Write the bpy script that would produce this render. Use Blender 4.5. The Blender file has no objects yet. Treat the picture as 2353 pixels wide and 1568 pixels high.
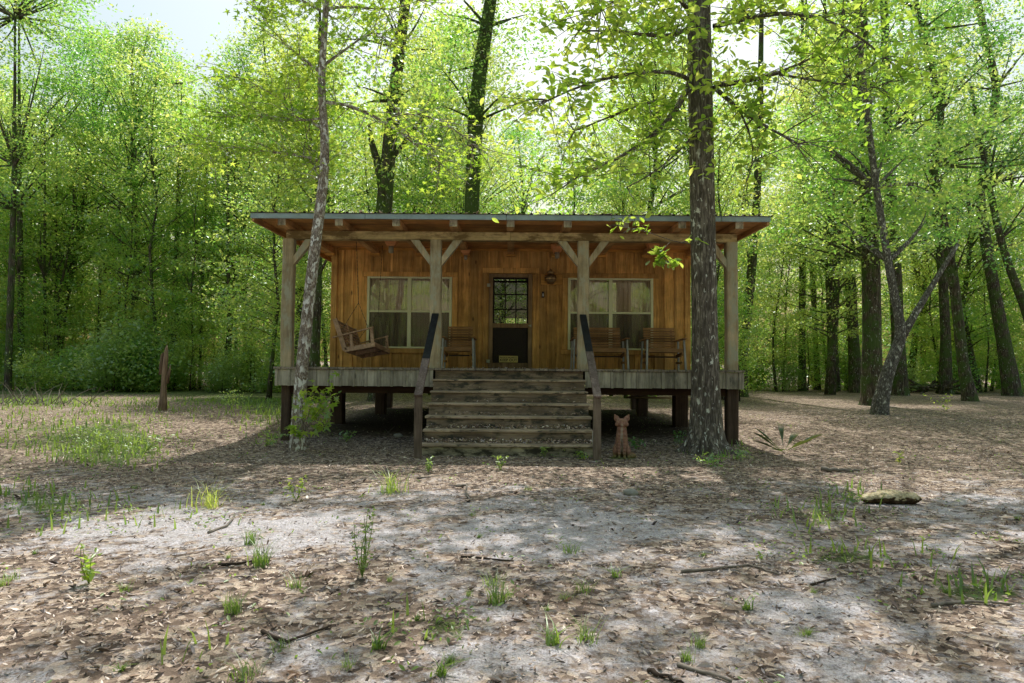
import bpy, math, random
import numpy as np
from mathutils import Vector, Matrix

R = math.radians
C = bpy.data.collections.new("place")
bpy.context.scene.collection.children.link(C)
sc = bpy.context.scene
rnd = random.Random(7)
rs = np.random.RandomState(11)

# ------------------------------------------------------------------ camera
F = 1568.0                       # focal length in units of a 2352 wide picture (24 mm)
EYE = Vector((0, 0, 1.28))
CROT = Matrix.Rotation(R(90) + math.atan(66 / F), 3, 'X') @ Matrix.Rotation(R(0.45), 3, 'Z')

def ray(px, py):
    return CROT @ Vector(((px - 1176) / F, (784 - py) / F, -1.0))

def at(px, py, Y):
    d = ray(px, py)
    return EYE + d * (Y / d.y)

CI = np.array(CROT.inverted())

def project(P):
    """world points (n,3) -> photo units"""
    q = (np.asarray(P) - np.array(EYE)) @ CI.T
    z = np.maximum(-q[:, 2], 1e-3)
    return np.stack([1176 + F * q[:, 0] / z, 784 - F * q[:, 1] / z], 1)

# ------------------------------------------------------------------ numeric noise
def _hash(ix, iy, s):
    n = (ix * 374761393 + iy * 668265263 + s * 974634777) & 0x7fffffff
    n = ((n ^ (n >> 13)) * 1274126177) & 0x7fffffff
    return ((n ^ (n >> 16)) & 0xffff) / 65535.0

def vnoise(x, y, s=0):
    x = np.asarray(x, float); y = np.asarray(y, float)
    ix = np.floor(x).astype(np.int64); iy = np.floor(y).astype(np.int64)
    fx = x - ix; fy = y - iy
    fx = fx * fx * (3 - 2 * fx); fy = fy * fy * (3 - 2 * fy)
    a = _hash(ix, iy, s); b = _hash(ix + 1, iy, s); c = _hash(ix, iy + 1, s); d = _hash(ix + 1, iy + 1, s)
    return (a * (1 - fx) + b * fx) * (1 - fy) + (c * (1 - fx) + d * fx) * fy

def fbm(x, y, s=0, o=4):
    t = 0; a = .5; k = 1.0; tot = 0
    for i in range(o):
        t = t + a * vnoise(x * k, y * k, s + i * 17); tot += a; a *= .5; k *= 2.03
    return t / tot

def ss(e0, e1, x):
    t = np.clip((x - e0) / (e1 - e0), 0, 1)
    return t * t * (3 - 2 * t)

def gz(x, y):
    """ground height"""
    x = np.asarray(x, float); y = np.asarray(y, float)
    h = 0.15 * ss(11, 15, y) + 0.05 * ss(15, 30, y) + 0.012 * np.maximum(y - 45, 0)
    h = h + 0.08 * (fbm(x * .25 + 9, y * .25, 3) - .5) * ss(2, 8, np.abs(y - 10) + np.abs(x) * .3)
    h = h + 0.035 * (fbm(x * 1.3, y * 1.3, 5, 3) - .5) + 0.012 * (fbm(x * 6, y * 6, 8, 2) - .5)
    return h

def gzf(x, y):
    return float(gz(np.array([x]), np.array([y]))[0])

def gnd(px, py):
    d = ray(px, py); p = EYE.copy(); t = EYE.z / max(-d.z, .02)
    for _ in range(5):
        p = EYE + d * t
        t = (EYE.z - gzf(p.x, p.y)) / max(-d.z, .02)
    return EYE + d * t

# ------------------------------------------------------------------ materials
def newmat(name):
    m = bpy.data.materials.new(name); m.use_nodes = True
    nt = m.node_tree; nt.nodes.clear()
    out = nt.nodes.new('ShaderNodeOutputMaterial')
    return m, nt, out

class N:
    def __init__(s, nt): s.nt = nt
    def n(s, t, **k):
        nd = s.nt.nodes.new(t)
        for a, v in k.items():
            if a == 'ins':
                for i, w in v.items():
                    if hasattr(w, 'is_linked'): s.nt.links.new(w, nd.inputs[i])
                    else: nd.inputs[i].default_value = w
            else: setattr(nd, a, v)
        return nd
    def noise(s, vec, scale, detail=4, rough=.55, dist=0):
        return s.n('ShaderNodeTexNoise', ins={'Vector': vec, 'Scale': scale, 'Detail': detail, 'Roughness': rough, 'Distortion': dist}).outputs['Fac']
    def ramp(s, fac, stops, interp='LINEAR'):
        r = s.n('ShaderNodeValToRGB', ins={'Fac': fac}); e = r.color_ramp
        e.interpolation = interp
        while len(e.elements) < len(stops): e.elements.new(.5)
        for i, (p, c) in enumerate(stops):
            e.elements[i].position = p
            c = (c, c, c) if not isinstance(c, tuple) else c
            e.elements[i].color = (*c, 1)
        return r.outputs['Color']
    def mix(s, f, a, b, mode='MIX'):
        nd = s.n('ShaderNodeMix', data_type='RGBA', blend_type=mode)
        for i, v in ((0, f), (6, a), (7, b)):
            if hasattr(v, 'is_linked'): s.nt.links.new(v, nd.inputs[i])
            elif i == 0: nd.inputs[0].default_value = v
            else: nd.inputs[i].default_value = (*v, 1)
        return nd.outputs[2]
    def math(s, op, a, b=0.0, c=0.0):
        nd = s.n('ShaderNodeMath', operation=op)
        for i, v in enumerate((a, b, c)):
            if hasattr(v, 'is_linked'): s.nt.links.new(v, nd.inputs[i])
            else: nd.inputs[i].default_value = v
        return nd.outputs[0]
    def mapping(s, vec, scale=(1, 1, 1), loc=(0, 0, 0)):
        nd = s.n('ShaderNodeMapping', ins={'Vector': vec, 'Scale': scale})
        if hasattr(loc, 'is_linked'): s.nt.links.new(loc, nd.inputs['Location'])
        else: nd.inputs['Location'].default_value = loc
        return nd.outputs[0]
    def obj(s): return s.n('ShaderNodeTexCoord').outputs['Object']
    def pos(s): return s.n('ShaderNodeNewGeometry').outputs['Position']
    def island(s): return s.n('ShaderNodeNewGeometry').outputs['Random Per Island']
    def bump(s, h, strength=.5, dist=.01):
        return s.n('ShaderNodeBump', ins={'Height': h, 'Strength': strength, 'Distance': dist}).outputs[0]
    def princ(s, out, col, rough=.7, normal=None, spec=.3, metal=0.0):
        p = s.n('ShaderNodeBsdfPrincipled')
        for k, v in (('Base Color', col), ('Roughness', rough), ('Specular IOR Level', spec), ('Metallic', metal)):
            if hasattr(v, 'is_linked'): s.nt.links.new(v, p.inputs[k])
            elif k == 'Base Color': p.inputs[k].default_value = (*v, 1)
            else: p.inputs[k].default_value = v
        if normal is not None: s.nt.links.new(normal, p.inputs['Normal'])
        s.nt.links.new(p.outputs[0], out.inputs[0])
        return p

def wood(name, dark, mid, light, axis='z', knots=.5, rough=.75, stain=None, stain_amt=0.0, stain_scale=3, var=.35, bumpd=.006):
    """weathered or oiled timber; grain along the given axis, each board its own tint"""
    m, nt, out = newmat(name); g = N(nt)
    isl = g.island()
    off = g.n('ShaderNodeCombineXYZ', ins={0: g.math('MULTIPLY', isl, 37.0), 1: g.math('MULTIPLY', isl, 91.0), 2: g.math('MULTIPLY', isl, 53.0)}).outputs[0]
    st = {'x': (.06, 1, 1), 'y': (1, .06, 1), 'z': (1, 1, .06)}[axis]
    v = g.mapping(g.obj(), st, off)
    fine = g.noise(v, 60, 5, .65)
    rings = g.noise(v, 11, 3, .5, 1.2)
    grain = g.mix(.5, fine, rings)
    col = g.ramp(grain, [(.3, dark), (.5, mid), (.72, light)])
    tint = g.math('MULTIPLY_ADD', isl, var * 2, 1 - var)
    col = g.mix(1, col, g.n('ShaderNodeCombineColor', ins={0: tint, 1: tint, 2: tint}).outputs[0], 'MULTIPLY')
    st2 = {'x': (.4, 1, 1), 'y': (1, .4, 1), 'z': (1, 1, .4)}[axis]
    vk = g.mapping(g.obj(), st2, off)
    vor = g.n('ShaderNodeTexVoronoi', ins={'Vector': vk, 'Scale': 4.2, 'Randomness': 1.0}).outputs['Distance']
    kn = g.ramp(vor, [(.04, 1.0), (.11, 0.0)])
    col = g.mix(g.math('MULTIPLY', kn, knots), col, tuple(c * .25 for c in dark))
    blot = g.ramp(g.noise(g.obj(), 2.2, 4, .6), [(.35, .65), (.65, 1.1)])
    col = g.mix(1, col, blot, 'MULTIPLY')
    if stain:
        sm = g.ramp(g.noise(g.mapping(g.obj(), st2), stain_scale, 6, .7), [(.5 - stain_amt * .5, 0.0), (.62 - stain_amt * .5, 1.0)])
        col = g.mix(sm, col, stain)
    g.princ(out, col, rough, g.bump(grain, .8, bumpd), .25)
    return m

def plain(name, col, rough=.6, metal=0.0, spec=.4, vary=.15, scale=12):
    m, nt, out = newmat(name); g = N(nt)
    f = g.noise(g.obj(), scale, 5, .6)
    c = g.mix(f, tuple(x * (1 - vary * 2) for x in col), tuple(min(1, x * (1 + vary)) for x in col))
    g.princ(out, c, rough, g.bump(f, .3, .003), spec, metal)
    return m

def leafmat(name, dark, light, tdark, tlight, trans=.5, gloss=.06, objvar=.4):
    m, nt, out = newmat(name); g = N(nt)
    isl = g.island()
    oi = g.n('ShaderNodeObjectInfo').outputs['Random']
    t = g.math('MULTIPLY_ADD', oi, objvar, g.math('MULTIPLY', isl, 1 - objvar))
    cl = g.noise(g.pos(), .9, 2, .5)
    t = g.math('MULTIPLY_ADD', g.math('SUBTRACT', cl, .5), 1.1, t)
    t = g.math('MULTIPLY_ADD', g.math('SUBTRACT', g.noise(g.pos(), .22, 2, .5), .5), 1.4, t)
    dc = g.ramp(t, [(.15, dark), (.85, light)])
    tc = g.ramp(t, [(.15, tdark), (.85, tlight)])
    d = g.n('ShaderNodeBsdfDiffuse', ins={'Color': dc})
    tr = g.n('ShaderNodeBsdfTranslucent', ins={'Color': tc})
    gl = g.n('ShaderNodeBsdfGlossy', ins={'Color': (.9, 1, .95, 1), 'Roughness': .38})
    m1 = g.n('ShaderNodeMixShader', ins={0: trans, 1: d.outputs[0], 2: tr.outputs[0]})
    m2 = g.n('ShaderNodeMixShader', ins={0: gloss, 1: m1.outputs[0], 2: gl.outputs[0]})
    nt.links.new(m2.outputs[0], out.inputs[0])
    return m

def bark(name, dark, light, lichen=.0, lichcol=(.55, .58, .52), moss=0.0, vs=1.0, scale=1.0):
    m, nt, out = newmat(name); g = N(nt)
    o = g.obj()
    v = g.mapping(o, (1, 1, .16 * vs))
    n1 = g.noise(v, 34 * scale, 5, .6, .6)
    n2 = g.noise(g.mapping(o, (1, 1, .5)), 9 * scale, 4, .6)
    col = g.ramp(n1, [(.32, tuple(c * .5 for c in dark)), (.5, dark), (.68, light)])
    col = g.mix(1, col, g.ramp(n2, [(.3, .7), (.7, 1.2)]), 'MULTIPLY')
    if moss:
        mm = g.ramp(g.noise(o, 2.3, 4, .6), [(.62 - moss * .3, 0.0), (.75 - moss * .3, .8)])
        col = g.mix(mm, col, (.07, .12, .03))
    if lichen:
        big = g.noise(o, 5.5, 3, .5)
        thr = .66 - .1 * lichen
        lm = g.ramp(g.noise(g.mapping(o, (1, 1, .55)), 17, 4, .55, .4), [(thr, 0.0), (thr + .035, 1.0)])
        lm = g.math('MULTIPLY', lm, g.ramp(big, [(.38, .35), (.5, 1.0)]))
        col = g.mix(lm, col, lichcol)
    g.princ(out, col, .9, g.bump(n1, 1.0, .03), .15)
    return m

M = {}
M['wall'] = wood('oiled_pine', (0.24, 0.115, 0.028), (0.64, 0.355, 0.1), (0.82, 0.52, 0.19), 'z', .8, .6, var=.28)
M['wallx'] = wood('oiled_pine_trim', (0.26, 0.115, 0.025), (0.58, 0.3, 0.07), (0.74, 0.43, 0.12), 'x', .6, .6, var=.2)
M['rafter'] = wood('rafter_timber', (0.26, 0.135, 0.055), (0.5, 0.3, 0.13), (0.68, 0.43, 0.21), 'y', .5, .75, var=.2)
M['ceil'] = wood('ceiling_boards', (0.32, 0.15, 0.05), (0.62, 0.33, 0.12), (0.76, 0.45, 0.19), 'x', .6, .75, var=.15)
M['beam'] = wood('beam_timber', (0.32, 0.23, 0.11), (0.58, 0.44, 0.22), (0.72, 0.57, 0.32), 'x', .5, .8, (.18, .12, .05), .12, 5, .1)
M['post'] = wood('grey_post_timber', (0.24, 0.18, 0.1), (0.48, 0.38, 0.24), (0.64, 0.53, 0.36), 'z', .5, .9, (.42, .40, .30), .05, 7, .12)
M['endgrain'] = wood('rafter_end_timber', (0.270, 0.237, 0.169), (0.541, 0.507, 0.372), (0.811, 0.777, 0.608), 'z', .3, .9, (.2, .18, .14), .02, 9, .2)
M['skirt'] = wood('grey_skirt_boards', (0.17, 0.15, 0.12), (0.4, 0.36, 0.29), (0.58, 0.53, 0.43), 'z', .6, .9, (.13, .125, .10), -.10, 5, .22)
M['deck'] = wood('deck_boards', (0.090, 0.080, 0.068), (0.270, 0.225, 0.180), (0.450, 0.383, 0.292), 'y', .4, .9, var=.25)
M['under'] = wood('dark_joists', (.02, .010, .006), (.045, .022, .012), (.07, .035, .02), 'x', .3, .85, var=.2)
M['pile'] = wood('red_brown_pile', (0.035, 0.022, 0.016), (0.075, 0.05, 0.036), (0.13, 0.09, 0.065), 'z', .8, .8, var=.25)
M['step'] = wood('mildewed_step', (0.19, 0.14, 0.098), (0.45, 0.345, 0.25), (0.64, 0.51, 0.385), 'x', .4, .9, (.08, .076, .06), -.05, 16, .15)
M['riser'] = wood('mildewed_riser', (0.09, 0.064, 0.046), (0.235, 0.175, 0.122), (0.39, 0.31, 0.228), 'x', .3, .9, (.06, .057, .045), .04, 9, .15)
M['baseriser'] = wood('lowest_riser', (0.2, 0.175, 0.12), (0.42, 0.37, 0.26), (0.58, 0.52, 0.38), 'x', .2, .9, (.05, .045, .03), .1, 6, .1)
M['rail'] = wood('black_rail_board', (0.08, 0.055, 0.048), (0.18, 0.13, 0.115), (0.32, 0.25, 0.23), 'y', .3, .8, (.30, .23, .22), -.12, 30, .1)
M['railpost'] = wood('brown_rail_post', (0.07, 0.05, 0.038), (0.17, 0.125, 0.095), (0.3, 0.24, 0.19), 'z', .3, .85, var=.2)
M['blacktop'] = wood('tarred_rail_board', (.008, .009, .012), (.018, .02, .026), (.04, .045, .055), 'y', .3, .6, var=.1)
M['chair'] = wood('chair_slats', (0.16, 0.085, 0.035), (0.34, 0.19, 0.085), (0.5, 0.3, 0.14), 'x', .3, .8, var=.25)
M['chairleg'] = wood('grey_chair_legs', (0.187, 0.187, 0.172), (0.390, 0.390, 0.374), (0.562, 0.577, 0.562), 'z', .3, .8, var=.15)
M['swing'] = wood('swing_timber', (0.223, 0.132, 0.081), (0.446, 0.293, 0.193), (0.668, 0.466, 0.324), 'y', .3, .8, var=.25)
M['doorframe'] = wood('screen_door_timber', (0.13, 0.08, 0.04), (0.27, 0.18, 0.09), (0.38, 0.27, 0.15), 'z', .4, .7, var=.12)
M['lampwood'] = wood('cedar_lamp', (0.338, 0.117, 0.039), (0.598, 0.260, 0.104), (0.754, 0.390, 0.169), 'x', .2, .6, var=.1)
M['galv'] = plain('galvanised_edge', (.36, .45, .50), .45, .35, .5, .22, 6)
M['rooftin'] = plain('rusty_tin', (.22, .15, .10), .6, .4, .4, .4, 5)
M['frame'] = plain('ivory_window_frame', (.78, .82, .52), .4, 0, .4, .06, 6)
M['metal'] = plain('dark_metal', (.05, .045, .04), .45, .8, .5)
M['brass'] = plain('aged_brass', (.34, .24, .12), .4, .8, .5)
M['can'] = plain('lamp_can', (.36, .33, .24), .5, .1)
M['hinge'] = plain('pale_hinge', (.42, .45, .34), .5, .3)
M['sign'] = plain('yellow_sign', (.62, .50, .16), .5, 0, .4, .08)
M['ink'] = plain('black_ink', (.012, .012, .012), .5)
M['white'] = plain('white_plastic', (.7, .72, .72), .4)
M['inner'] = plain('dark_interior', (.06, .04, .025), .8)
M['innerdoor'] = plain('dark_inner_door', (.035, .018, .010), .5)
M['pipe'] = plain('tan_pipe', (.36, .30, .16), .5)
M['stone'] = plain('pale_stone', (.34, .33, .29), .9, 0, .2, .3, 9)
M['concrete'] = plain('mossy_base', (.17, .17, .08), .9, 0, .2, .45, 20)

def glassmat(name, mx, tint):
    m, nt, out = newmat(name); g = N(nt)
    tr = g.n('ShaderNodeBsdfTransparent', ins={'Color': (*tint, 1)})
    wob = g.bump(g.noise(g.obj(), 1.6, 1, .4), .12, .02)
    gl = g.n('ShaderNodeBsdfGlossy', ins={'Color': (1, 1, 1, 1), 'Roughness': .015, 'Normal': wob})
    s = g.n('ShaderNodeMixShader', ins={0: mx, 1: tr.outputs[0], 2: gl.outputs[0]})
    nt.links.new(s.outputs[0], out.inputs[0]); return m
M['glass'] = glassmat('window_glass', .17, (.9, .92, .88))
M['glassdoor'] = glassmat('door_glass', .25, (.8, .85, .78))

def screenmat(name, dens, col):
    m, nt, out = newmat(name); g = N(nt)
    tr = g.n('ShaderNodeBsdfTransparent')
    d = g.n('ShaderNodeBsdfDiffuse', ins={'Color': (*col, 1)})
    s = g.n('ShaderNodeMixShader', ins={0: dens, 1: tr.outputs[0], 2: d.outputs[0]})
    nt.links.new(s.outputs[0], out.inputs[0]); return m
M['screen'] = screenmat('insect_screen', .5, (.05, .055, .04))
M['screendoor'] = screenmat('door_screen', .35, (.03, .03, .025))

m, nt, out = newmat('curtain_cloth'); g = N(nt)
v = g.mapping(g.obj(), (1, 1, .05))
c = g.ramp(g.noise(v, 6, 2, .5), [(.3, (.62, .48, .36)), (.7, (.82, .67, .53))])
g.princ(out, c, .9); M['curtain'] = m

# leaves
M['leaf_bright'] = leafmat('bright_leaves', (.09, .20, .035), (.28, .44, .07), (.38, .72, .09), (.97, .99, .24), .64, .10)
M['leaf_mid'] = leafmat('mid_green_leaves', (.06, .18, .035), (.22, .40, .07), (.26, .62, .08), (.88, .97, .22), .64, .11)
M['leaf_deep'] = leafmat('deep_green_leaves', (.045, .14, .03), (.11, .25, .05), (.12, .42, .04), (.40, .74, .12), .5, .11)
M['leaf_near'] = leafmat('yellow_green_leaves', (.12, .22, .04), (.28, .42, .07), (.46, .70, .06), (.97, .99, .20), .68, .06)
M['leaf_star'] = leafmat('star_shaped_leaves', (.10, .21, .03), (.24, .38, .05), (.40, .66, .04), (.86, .96, .14), .64, .07)
M['weed'] = leafmat('weed_leaves', (.09, .16, .03), (.24, .34, .07), (.22, .40, .04), (.52, .70, .12), .45, .06)
M['palm'] = leafmat('palm_blades', (.07, .12, .03), (.2, .22, .06), (.12, .2, .03), (.3, .35, .06), .3, .1)
M['shrubpale'] = leafmat('pale_glossy_leaves', (.14, .24, .05), (.32, .44, .14), (.34, .56, .09), (.70, .84, .22), .5, .08)

m, nt, out = newmat('dry_leaves'); g = N(nt)
isl = g.island()
c = g.ramp(isl, [(0, (.05, .038, .032)), (.2, (.17, .12, .09)), (.45, (.44, .31, .23)), (.6, (.37, .33, .32)), (.8, (.72, .56, .44)), (1, (.88, .78, .69))])
d = g.n('ShaderNodeBsdfDiffuse', ins={'Color': c}); tr = g.n('ShaderNodeBsdfTranslucent', ins={'Color': c})
gl = g.n('ShaderNodeBsdfGlossy', ins={'Roughness': .45, 'Color': (.9, .92, 1, 1)})
s1 = g.n('ShaderNodeMixShader', ins={0: .15, 1: d.outputs[0], 2: tr.outputs[0]})
s2 = g.n('ShaderNodeMixShader', ins={0: .04, 1: s1.outputs[0], 2: gl.outputs[0]})
nt.links.new(s2.outputs[0], out.inputs[0]); M['dry'] = m

M['bark_big'] = bark('ridged_bark', (.13, .11, .092), (.36, .315, .27), .5, (.70, .70, .64), .0, 1, 1.0)
M['bark_sap'] = bark('mottled_pale_bark', (.28, .22, .18), (.66, .60, .53), 1.3, (.86, .84, .80), .0, 3.0, 1.3)
M['bark_dark'] = bark('dark_bark', (.075, .06, .048), (.22, .18, .14), .35, (.40, .42, .36), .6, 1, .7)
M['bark_grey'] = bark('grey_bark', (.12, .11, .10), (.30, .285, .26), .7, (.58, .58, .54), .0, 3, .9)
M['bark_vine'] = bark('vine_covered_bark', (.04, .04, .02), (.12, .12, .05), .3, (.3, .3, .25), .9, 1, .8)
M['snag'] = wood('rotting_snag', (0.11, 0.075, 0.055), (0.26, 0.18, 0.13), (0.4, 0.31, 0.24), 'z', .6, .9)
M['twig'] = plain('dry_twig', (.24, .21, .18), .9, 0, .1, .4, 25)
M['twigdark'] = plain('dark_twig', (.06, .045, .035), .9, 0, .1, .3, 25)

# ground: sand under leaf litter, mask painted per vertex
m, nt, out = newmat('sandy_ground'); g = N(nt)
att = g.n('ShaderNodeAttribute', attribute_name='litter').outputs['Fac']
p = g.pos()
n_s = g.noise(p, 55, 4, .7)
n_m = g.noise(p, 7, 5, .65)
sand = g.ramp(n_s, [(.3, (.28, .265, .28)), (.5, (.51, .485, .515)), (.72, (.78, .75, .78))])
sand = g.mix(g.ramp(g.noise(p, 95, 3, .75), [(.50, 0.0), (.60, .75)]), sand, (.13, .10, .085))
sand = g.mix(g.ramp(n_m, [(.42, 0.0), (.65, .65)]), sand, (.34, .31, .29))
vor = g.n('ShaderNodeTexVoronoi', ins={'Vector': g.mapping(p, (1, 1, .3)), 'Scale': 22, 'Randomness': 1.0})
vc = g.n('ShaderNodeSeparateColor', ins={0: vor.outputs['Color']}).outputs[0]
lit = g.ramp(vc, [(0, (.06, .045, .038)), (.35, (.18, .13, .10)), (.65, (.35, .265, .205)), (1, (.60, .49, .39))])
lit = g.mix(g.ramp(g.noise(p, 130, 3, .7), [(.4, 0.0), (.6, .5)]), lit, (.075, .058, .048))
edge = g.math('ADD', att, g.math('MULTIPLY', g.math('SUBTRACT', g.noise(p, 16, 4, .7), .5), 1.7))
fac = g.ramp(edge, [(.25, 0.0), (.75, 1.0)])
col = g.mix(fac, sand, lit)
gr = g.n('ShaderNodeAttribute', attribute_name='green').outputs['Fac']
gf = g.ramp(g.math('ADD', gr, g.math('MULTIPLY', g.math('SUBTRACT', g.noise(p, 9, 5, .75), .5), 1.2)), [(.55, 0.0), (.75, .8)])
col = g.mix(gf, col, (.07, .11, .025))
shade_fac = g.n('ShaderNodeAttribute', attribute_name='under_shade').outputs['Fac']
col = g.mix(g.math('MULTIPLY', shade_fac, .88), col, (.035, .026, .02))  # shade under the cabin painted into the ground colour
bh = g.math('ADD', vor.outputs['Distance'], g.math('MULTIPLY', n_s, .6))
g.princ(out, col, .95, g.bump(bh, .7, .025), .1)
M['ground'] = m

# ------------------------------------------------------------------ mesh helpers
class MB:
    def __init__(s): s.v = []; s.f = []; s.smooth = []
    def add(s, vs, fs, smooth=False):
        b = len(s.v); s.v += [tuple(v) for v in vs]
        s.f += [tuple(b + i for i in f) for f in fs]; s.smooth += [smooth] * len(fs)
    def box(s, x0, x1, y0, y1, z0, z1, jit=0.0):
        j = lambda: rnd.uniform(-jit, jit)
        vs = [(x + j(), y + j(), z + j()) for z in (z0, z1) for y in (y0, y1) for x in (x0, x1)]
        s.add(vs, [(0, 2, 3, 1), (4, 5, 7, 6), (0, 1, 5, 4), (2, 6, 7, 3), (0, 4, 6, 2), (1, 3, 7, 5)])
    def bar(s, a, b, w, h, up=(0, 0, 1)):
        """rectangular bar from a to b, w across, h along up"""
        a = Vector(a); b = Vector(b); d = (b - a).normalized(); up = Vector(up)
        r = d.cross(up).normalized() * w / 2; u = r.cross(d).normalized() * h / 2
        vs = [a - r - u, a + r - u, a + r + u, a - r + u, b - r - u, b + r - u, b + r + u, b - r + u]
        s.add(vs, [(0, 3, 2, 1), (4, 5, 6, 7), (0, 1, 5, 4), (1, 2, 6, 5), (2, 3, 7, 6), (3, 0, 4, 7)])
    def tube(s, pts, rad, n=10, cap=True, wob=0.0, seed=0, ridge=0.0):
        pts = [Vector(p) for p in pts]; base = len(s.v); m = len(pts)
        ref = Vector((1, .13, .07))
        vs = []
        for i, p in enumerate(pts):
            t = (pts[min(i + 1, m - 1)] - pts[max(i - 1, 0)]).normalized()
            if abs(t.dot(ref.normalized())) > .93: ref = Vector((.1, 1, .2))
            u = (ref - t * ref.dot(t)).normalized(); w = t.cross(u)
            ref = u
            for k in range(n):
                a = 2 * math.pi * k / n
                rr = rad[i]
                if wob: rr *= 1 + wob * (math.sin(a * 2 + seed + i * .35) * .5 + math.sin(a * 3 + seed * 2 - i * .5) * .35 + rnd.uniform(-.3, .3))
                if ridge: rr *= 1 + ridge * (.5 if k % 2 else -.5)
                vs.append(p + (u * math.cos(a) + w * math.sin(a)) * rr)
        fs = []
        for i in range(m - 1):
            for k in range(n):
                k2 = (k + 1) % n
                fs.append((i * n + k, i * n + k2, (i + 1) * n + k2, (i + 1) * n + k))
        if cap:
            fs.append(tuple(range(n))[::-1]); fs.append(tuple((m - 1) * n + k for k in range(n)))
        s.add(vs, fs, True)
    def lathe(s, c, prof, n=16):
        """profile [(r,z)] around the vertical through c"""
        vs = [(c[0] + r * math.cos(2 * math.pi * k / n), c[1] + r * math.sin(2 * math.pi * k / n), c[2] + z) for r, z in prof for k in range(n)]
        fs = [(i * n + k, i * n + (k + 1) % n, (i + 1) * n + (k + 1) % n, (i + 1) * n + k) for i in range(len(prof) - 1) for k in range(n)]
        fs.append(tuple(range(n))[::-1]); fs.append(tuple((len(prof) - 1) * n + k for k in range(n)))
        s.add(vs, fs, True)
    def frustum(s, c, w0, d0, w1, d1, z0, z1):
        vs = [(c[0] + sx * w / 2, c[1] + sy * d / 2, z) for (w, d, z) in ((w0, d0, z0), (w1, d1, z1)) for sx, sy in ((-1, -1), (1, -1), (1, 1), (-1, 1))]
        s.add(vs, [(3, 2, 1, 0), (4, 5, 6, 7), (0, 1, 5, 4), (1, 2, 6, 5), (2, 3, 7, 6), (3, 0, 4, 7)])
    def build(s, name, mat, parent=None, bevel=0.0, org=None):
        me = bpy.data.meshes.new(name)
        if org is not None:
            o3 = Vector(org); s.v = [tuple(Vector(v) - o3) for v in s.v]
        me.from_pydata(s.v, [], s.f); me.validate()
        me.polygons.foreach_set('use_smooth', s.smooth[:len(me.polygons)] if len(me.polygons) == len(s.smooth) else [False] * len(me.polygons))
        me.materials.append(mat)
        o = bpy.data.objects.new(name, me); C.objects.link(o)
        if org is not None: o.location = org
        if parent is not None:
            o.parent = parent
            if org is None: pass
        if bevel:
            b = o.modifiers.new('edge', 'BEVEL'); b.width = bevel; b.segments = 1; b.limit_method = 'ANGLE'
        return o

def tag(o, label, cat, group=None, kind=None):
    if label: o['label'] = label
    if cat: o['category'] = cat
    if group: o['group'] = group
    if kind: o['kind'] = kind
    return o

def empty(name, loc, label, cat, group=None, rz=0):
    o = bpy.data.objects.new(name, None); C.objects.link(o); o.empty_display_size = .1
    o.location = loc; o.rotation_euler = (0, 0, rz)
    return tag(o, label, cat, group)

def part(mb, name, mat, parent, bevel=0.0, label=None):
    """mesh given in world coordinates, hung under a parent whose world origin is known"""
    org = Vector(parent.get('_w', parent.location))
    mb.v = [tuple(Vector(v) - org) for v in mb.v]
    o = mb.build(name, mat, parent, bevel)
    o['_w'] = tuple(org)
    if label: o['label'] = label
    return o

def npmesh(name, V, faces_k, nper, count, mat):
    """V (count*nper,3); faces_k list of index tuples inside one unit"""
    me = bpy.data.meshes.new(name)
    V = np.ascontiguousarray(V, dtype=np.float32)
    me.vertices.add(len(V)); me.vertices.foreach_set('co', V.ravel())
    lens = np.array([len(f) for f in faces_k]); flat = np.concatenate([np.array(f) for f in faces_k])
    idx = (np.arange(count)[:, None] * nper + flat[None, :]).ravel().astype(np.int32)
    tot = np.tile(lens, count); start = np.concatenate([[0], np.cumsum(tot)[:-1]]).astype(np.int32)
    me.loops.add(len(idx)); me.loops.foreach_set('vertex_index', idx)
    me.polygons.add(len(tot)); me.polygons.foreach_set('loop_start', start)
    me.update(calc_edges=True)
    me.materials.append(mat)
    return me

T_LEAF = (np.array([(-.5, 0, 0), (-.05, .26, .07), (.5, 0, -.04), (-.05, -.26, .07)]), [(0, 2, 1), (0, 3, 2)])
T_OVAL = (np.array([(-.5, 0, 0), (-.2, .2, .05), (.15, .19, .05), (.5, 0, -.06), (.15, -.19, .05), (-.2, -.2, .05)]), [(0, 3, 2, 1), (0, 5, 4, 3)])
T_DRY = (np.array([(-.5, 0, .0), (-.22, .17, .10), (.12, .2, .14), (.5, 0, .10), (.12, -.2, .12), (-.22, -.17, .10), (0, 0, 0)]),
         [(0, 6, 1), (1, 6, 2), (2, 6, 3), (3, 6, 4), (4, 6, 5), (5, 6, 0)])
def _star():
    vs = [(0, 0, .02)]; fs = []
    ang = [-150, -78, 0, 78, 150]
    for i, a in enumerate(ang):
        r = (.36, .5, .56, .5, .36)[i]
        a0 = R(a - 22 if i else a - 18)
        vs.append((r * math.cos(R(a)), r * math.sin(R(a)), -.07))
        if i < 4:
            am = R((a + ang[i + 1]) / 2); vs.append((.17 * math.cos(am), .17 * math.sin(am), .0))
    vs.append((-.14, 0, 0))
    n = len(vs)
    for i in range(1, n): fs.append((0, i, i + 1 if i + 1 < n else 1))
    return np.array(vs), fs
T_STAR = _star()

def orient(n, upbias, rs):
    a = rs.normal(size=(n, 3)); a[:, 2] = np.abs(a[:, 2]) + upbias
    nz = a / np.linalg.norm(a, axis=1)[:, None]
    t = rs.normal(size=(n, 3)); t -= nz * (t * nz).sum(1)[:, None]; t /= np.linalg.norm(t, axis=1)[:, None]
    b = np.cross(nz, t)
    return np.stack([t, b, nz], 2)      # columns

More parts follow.
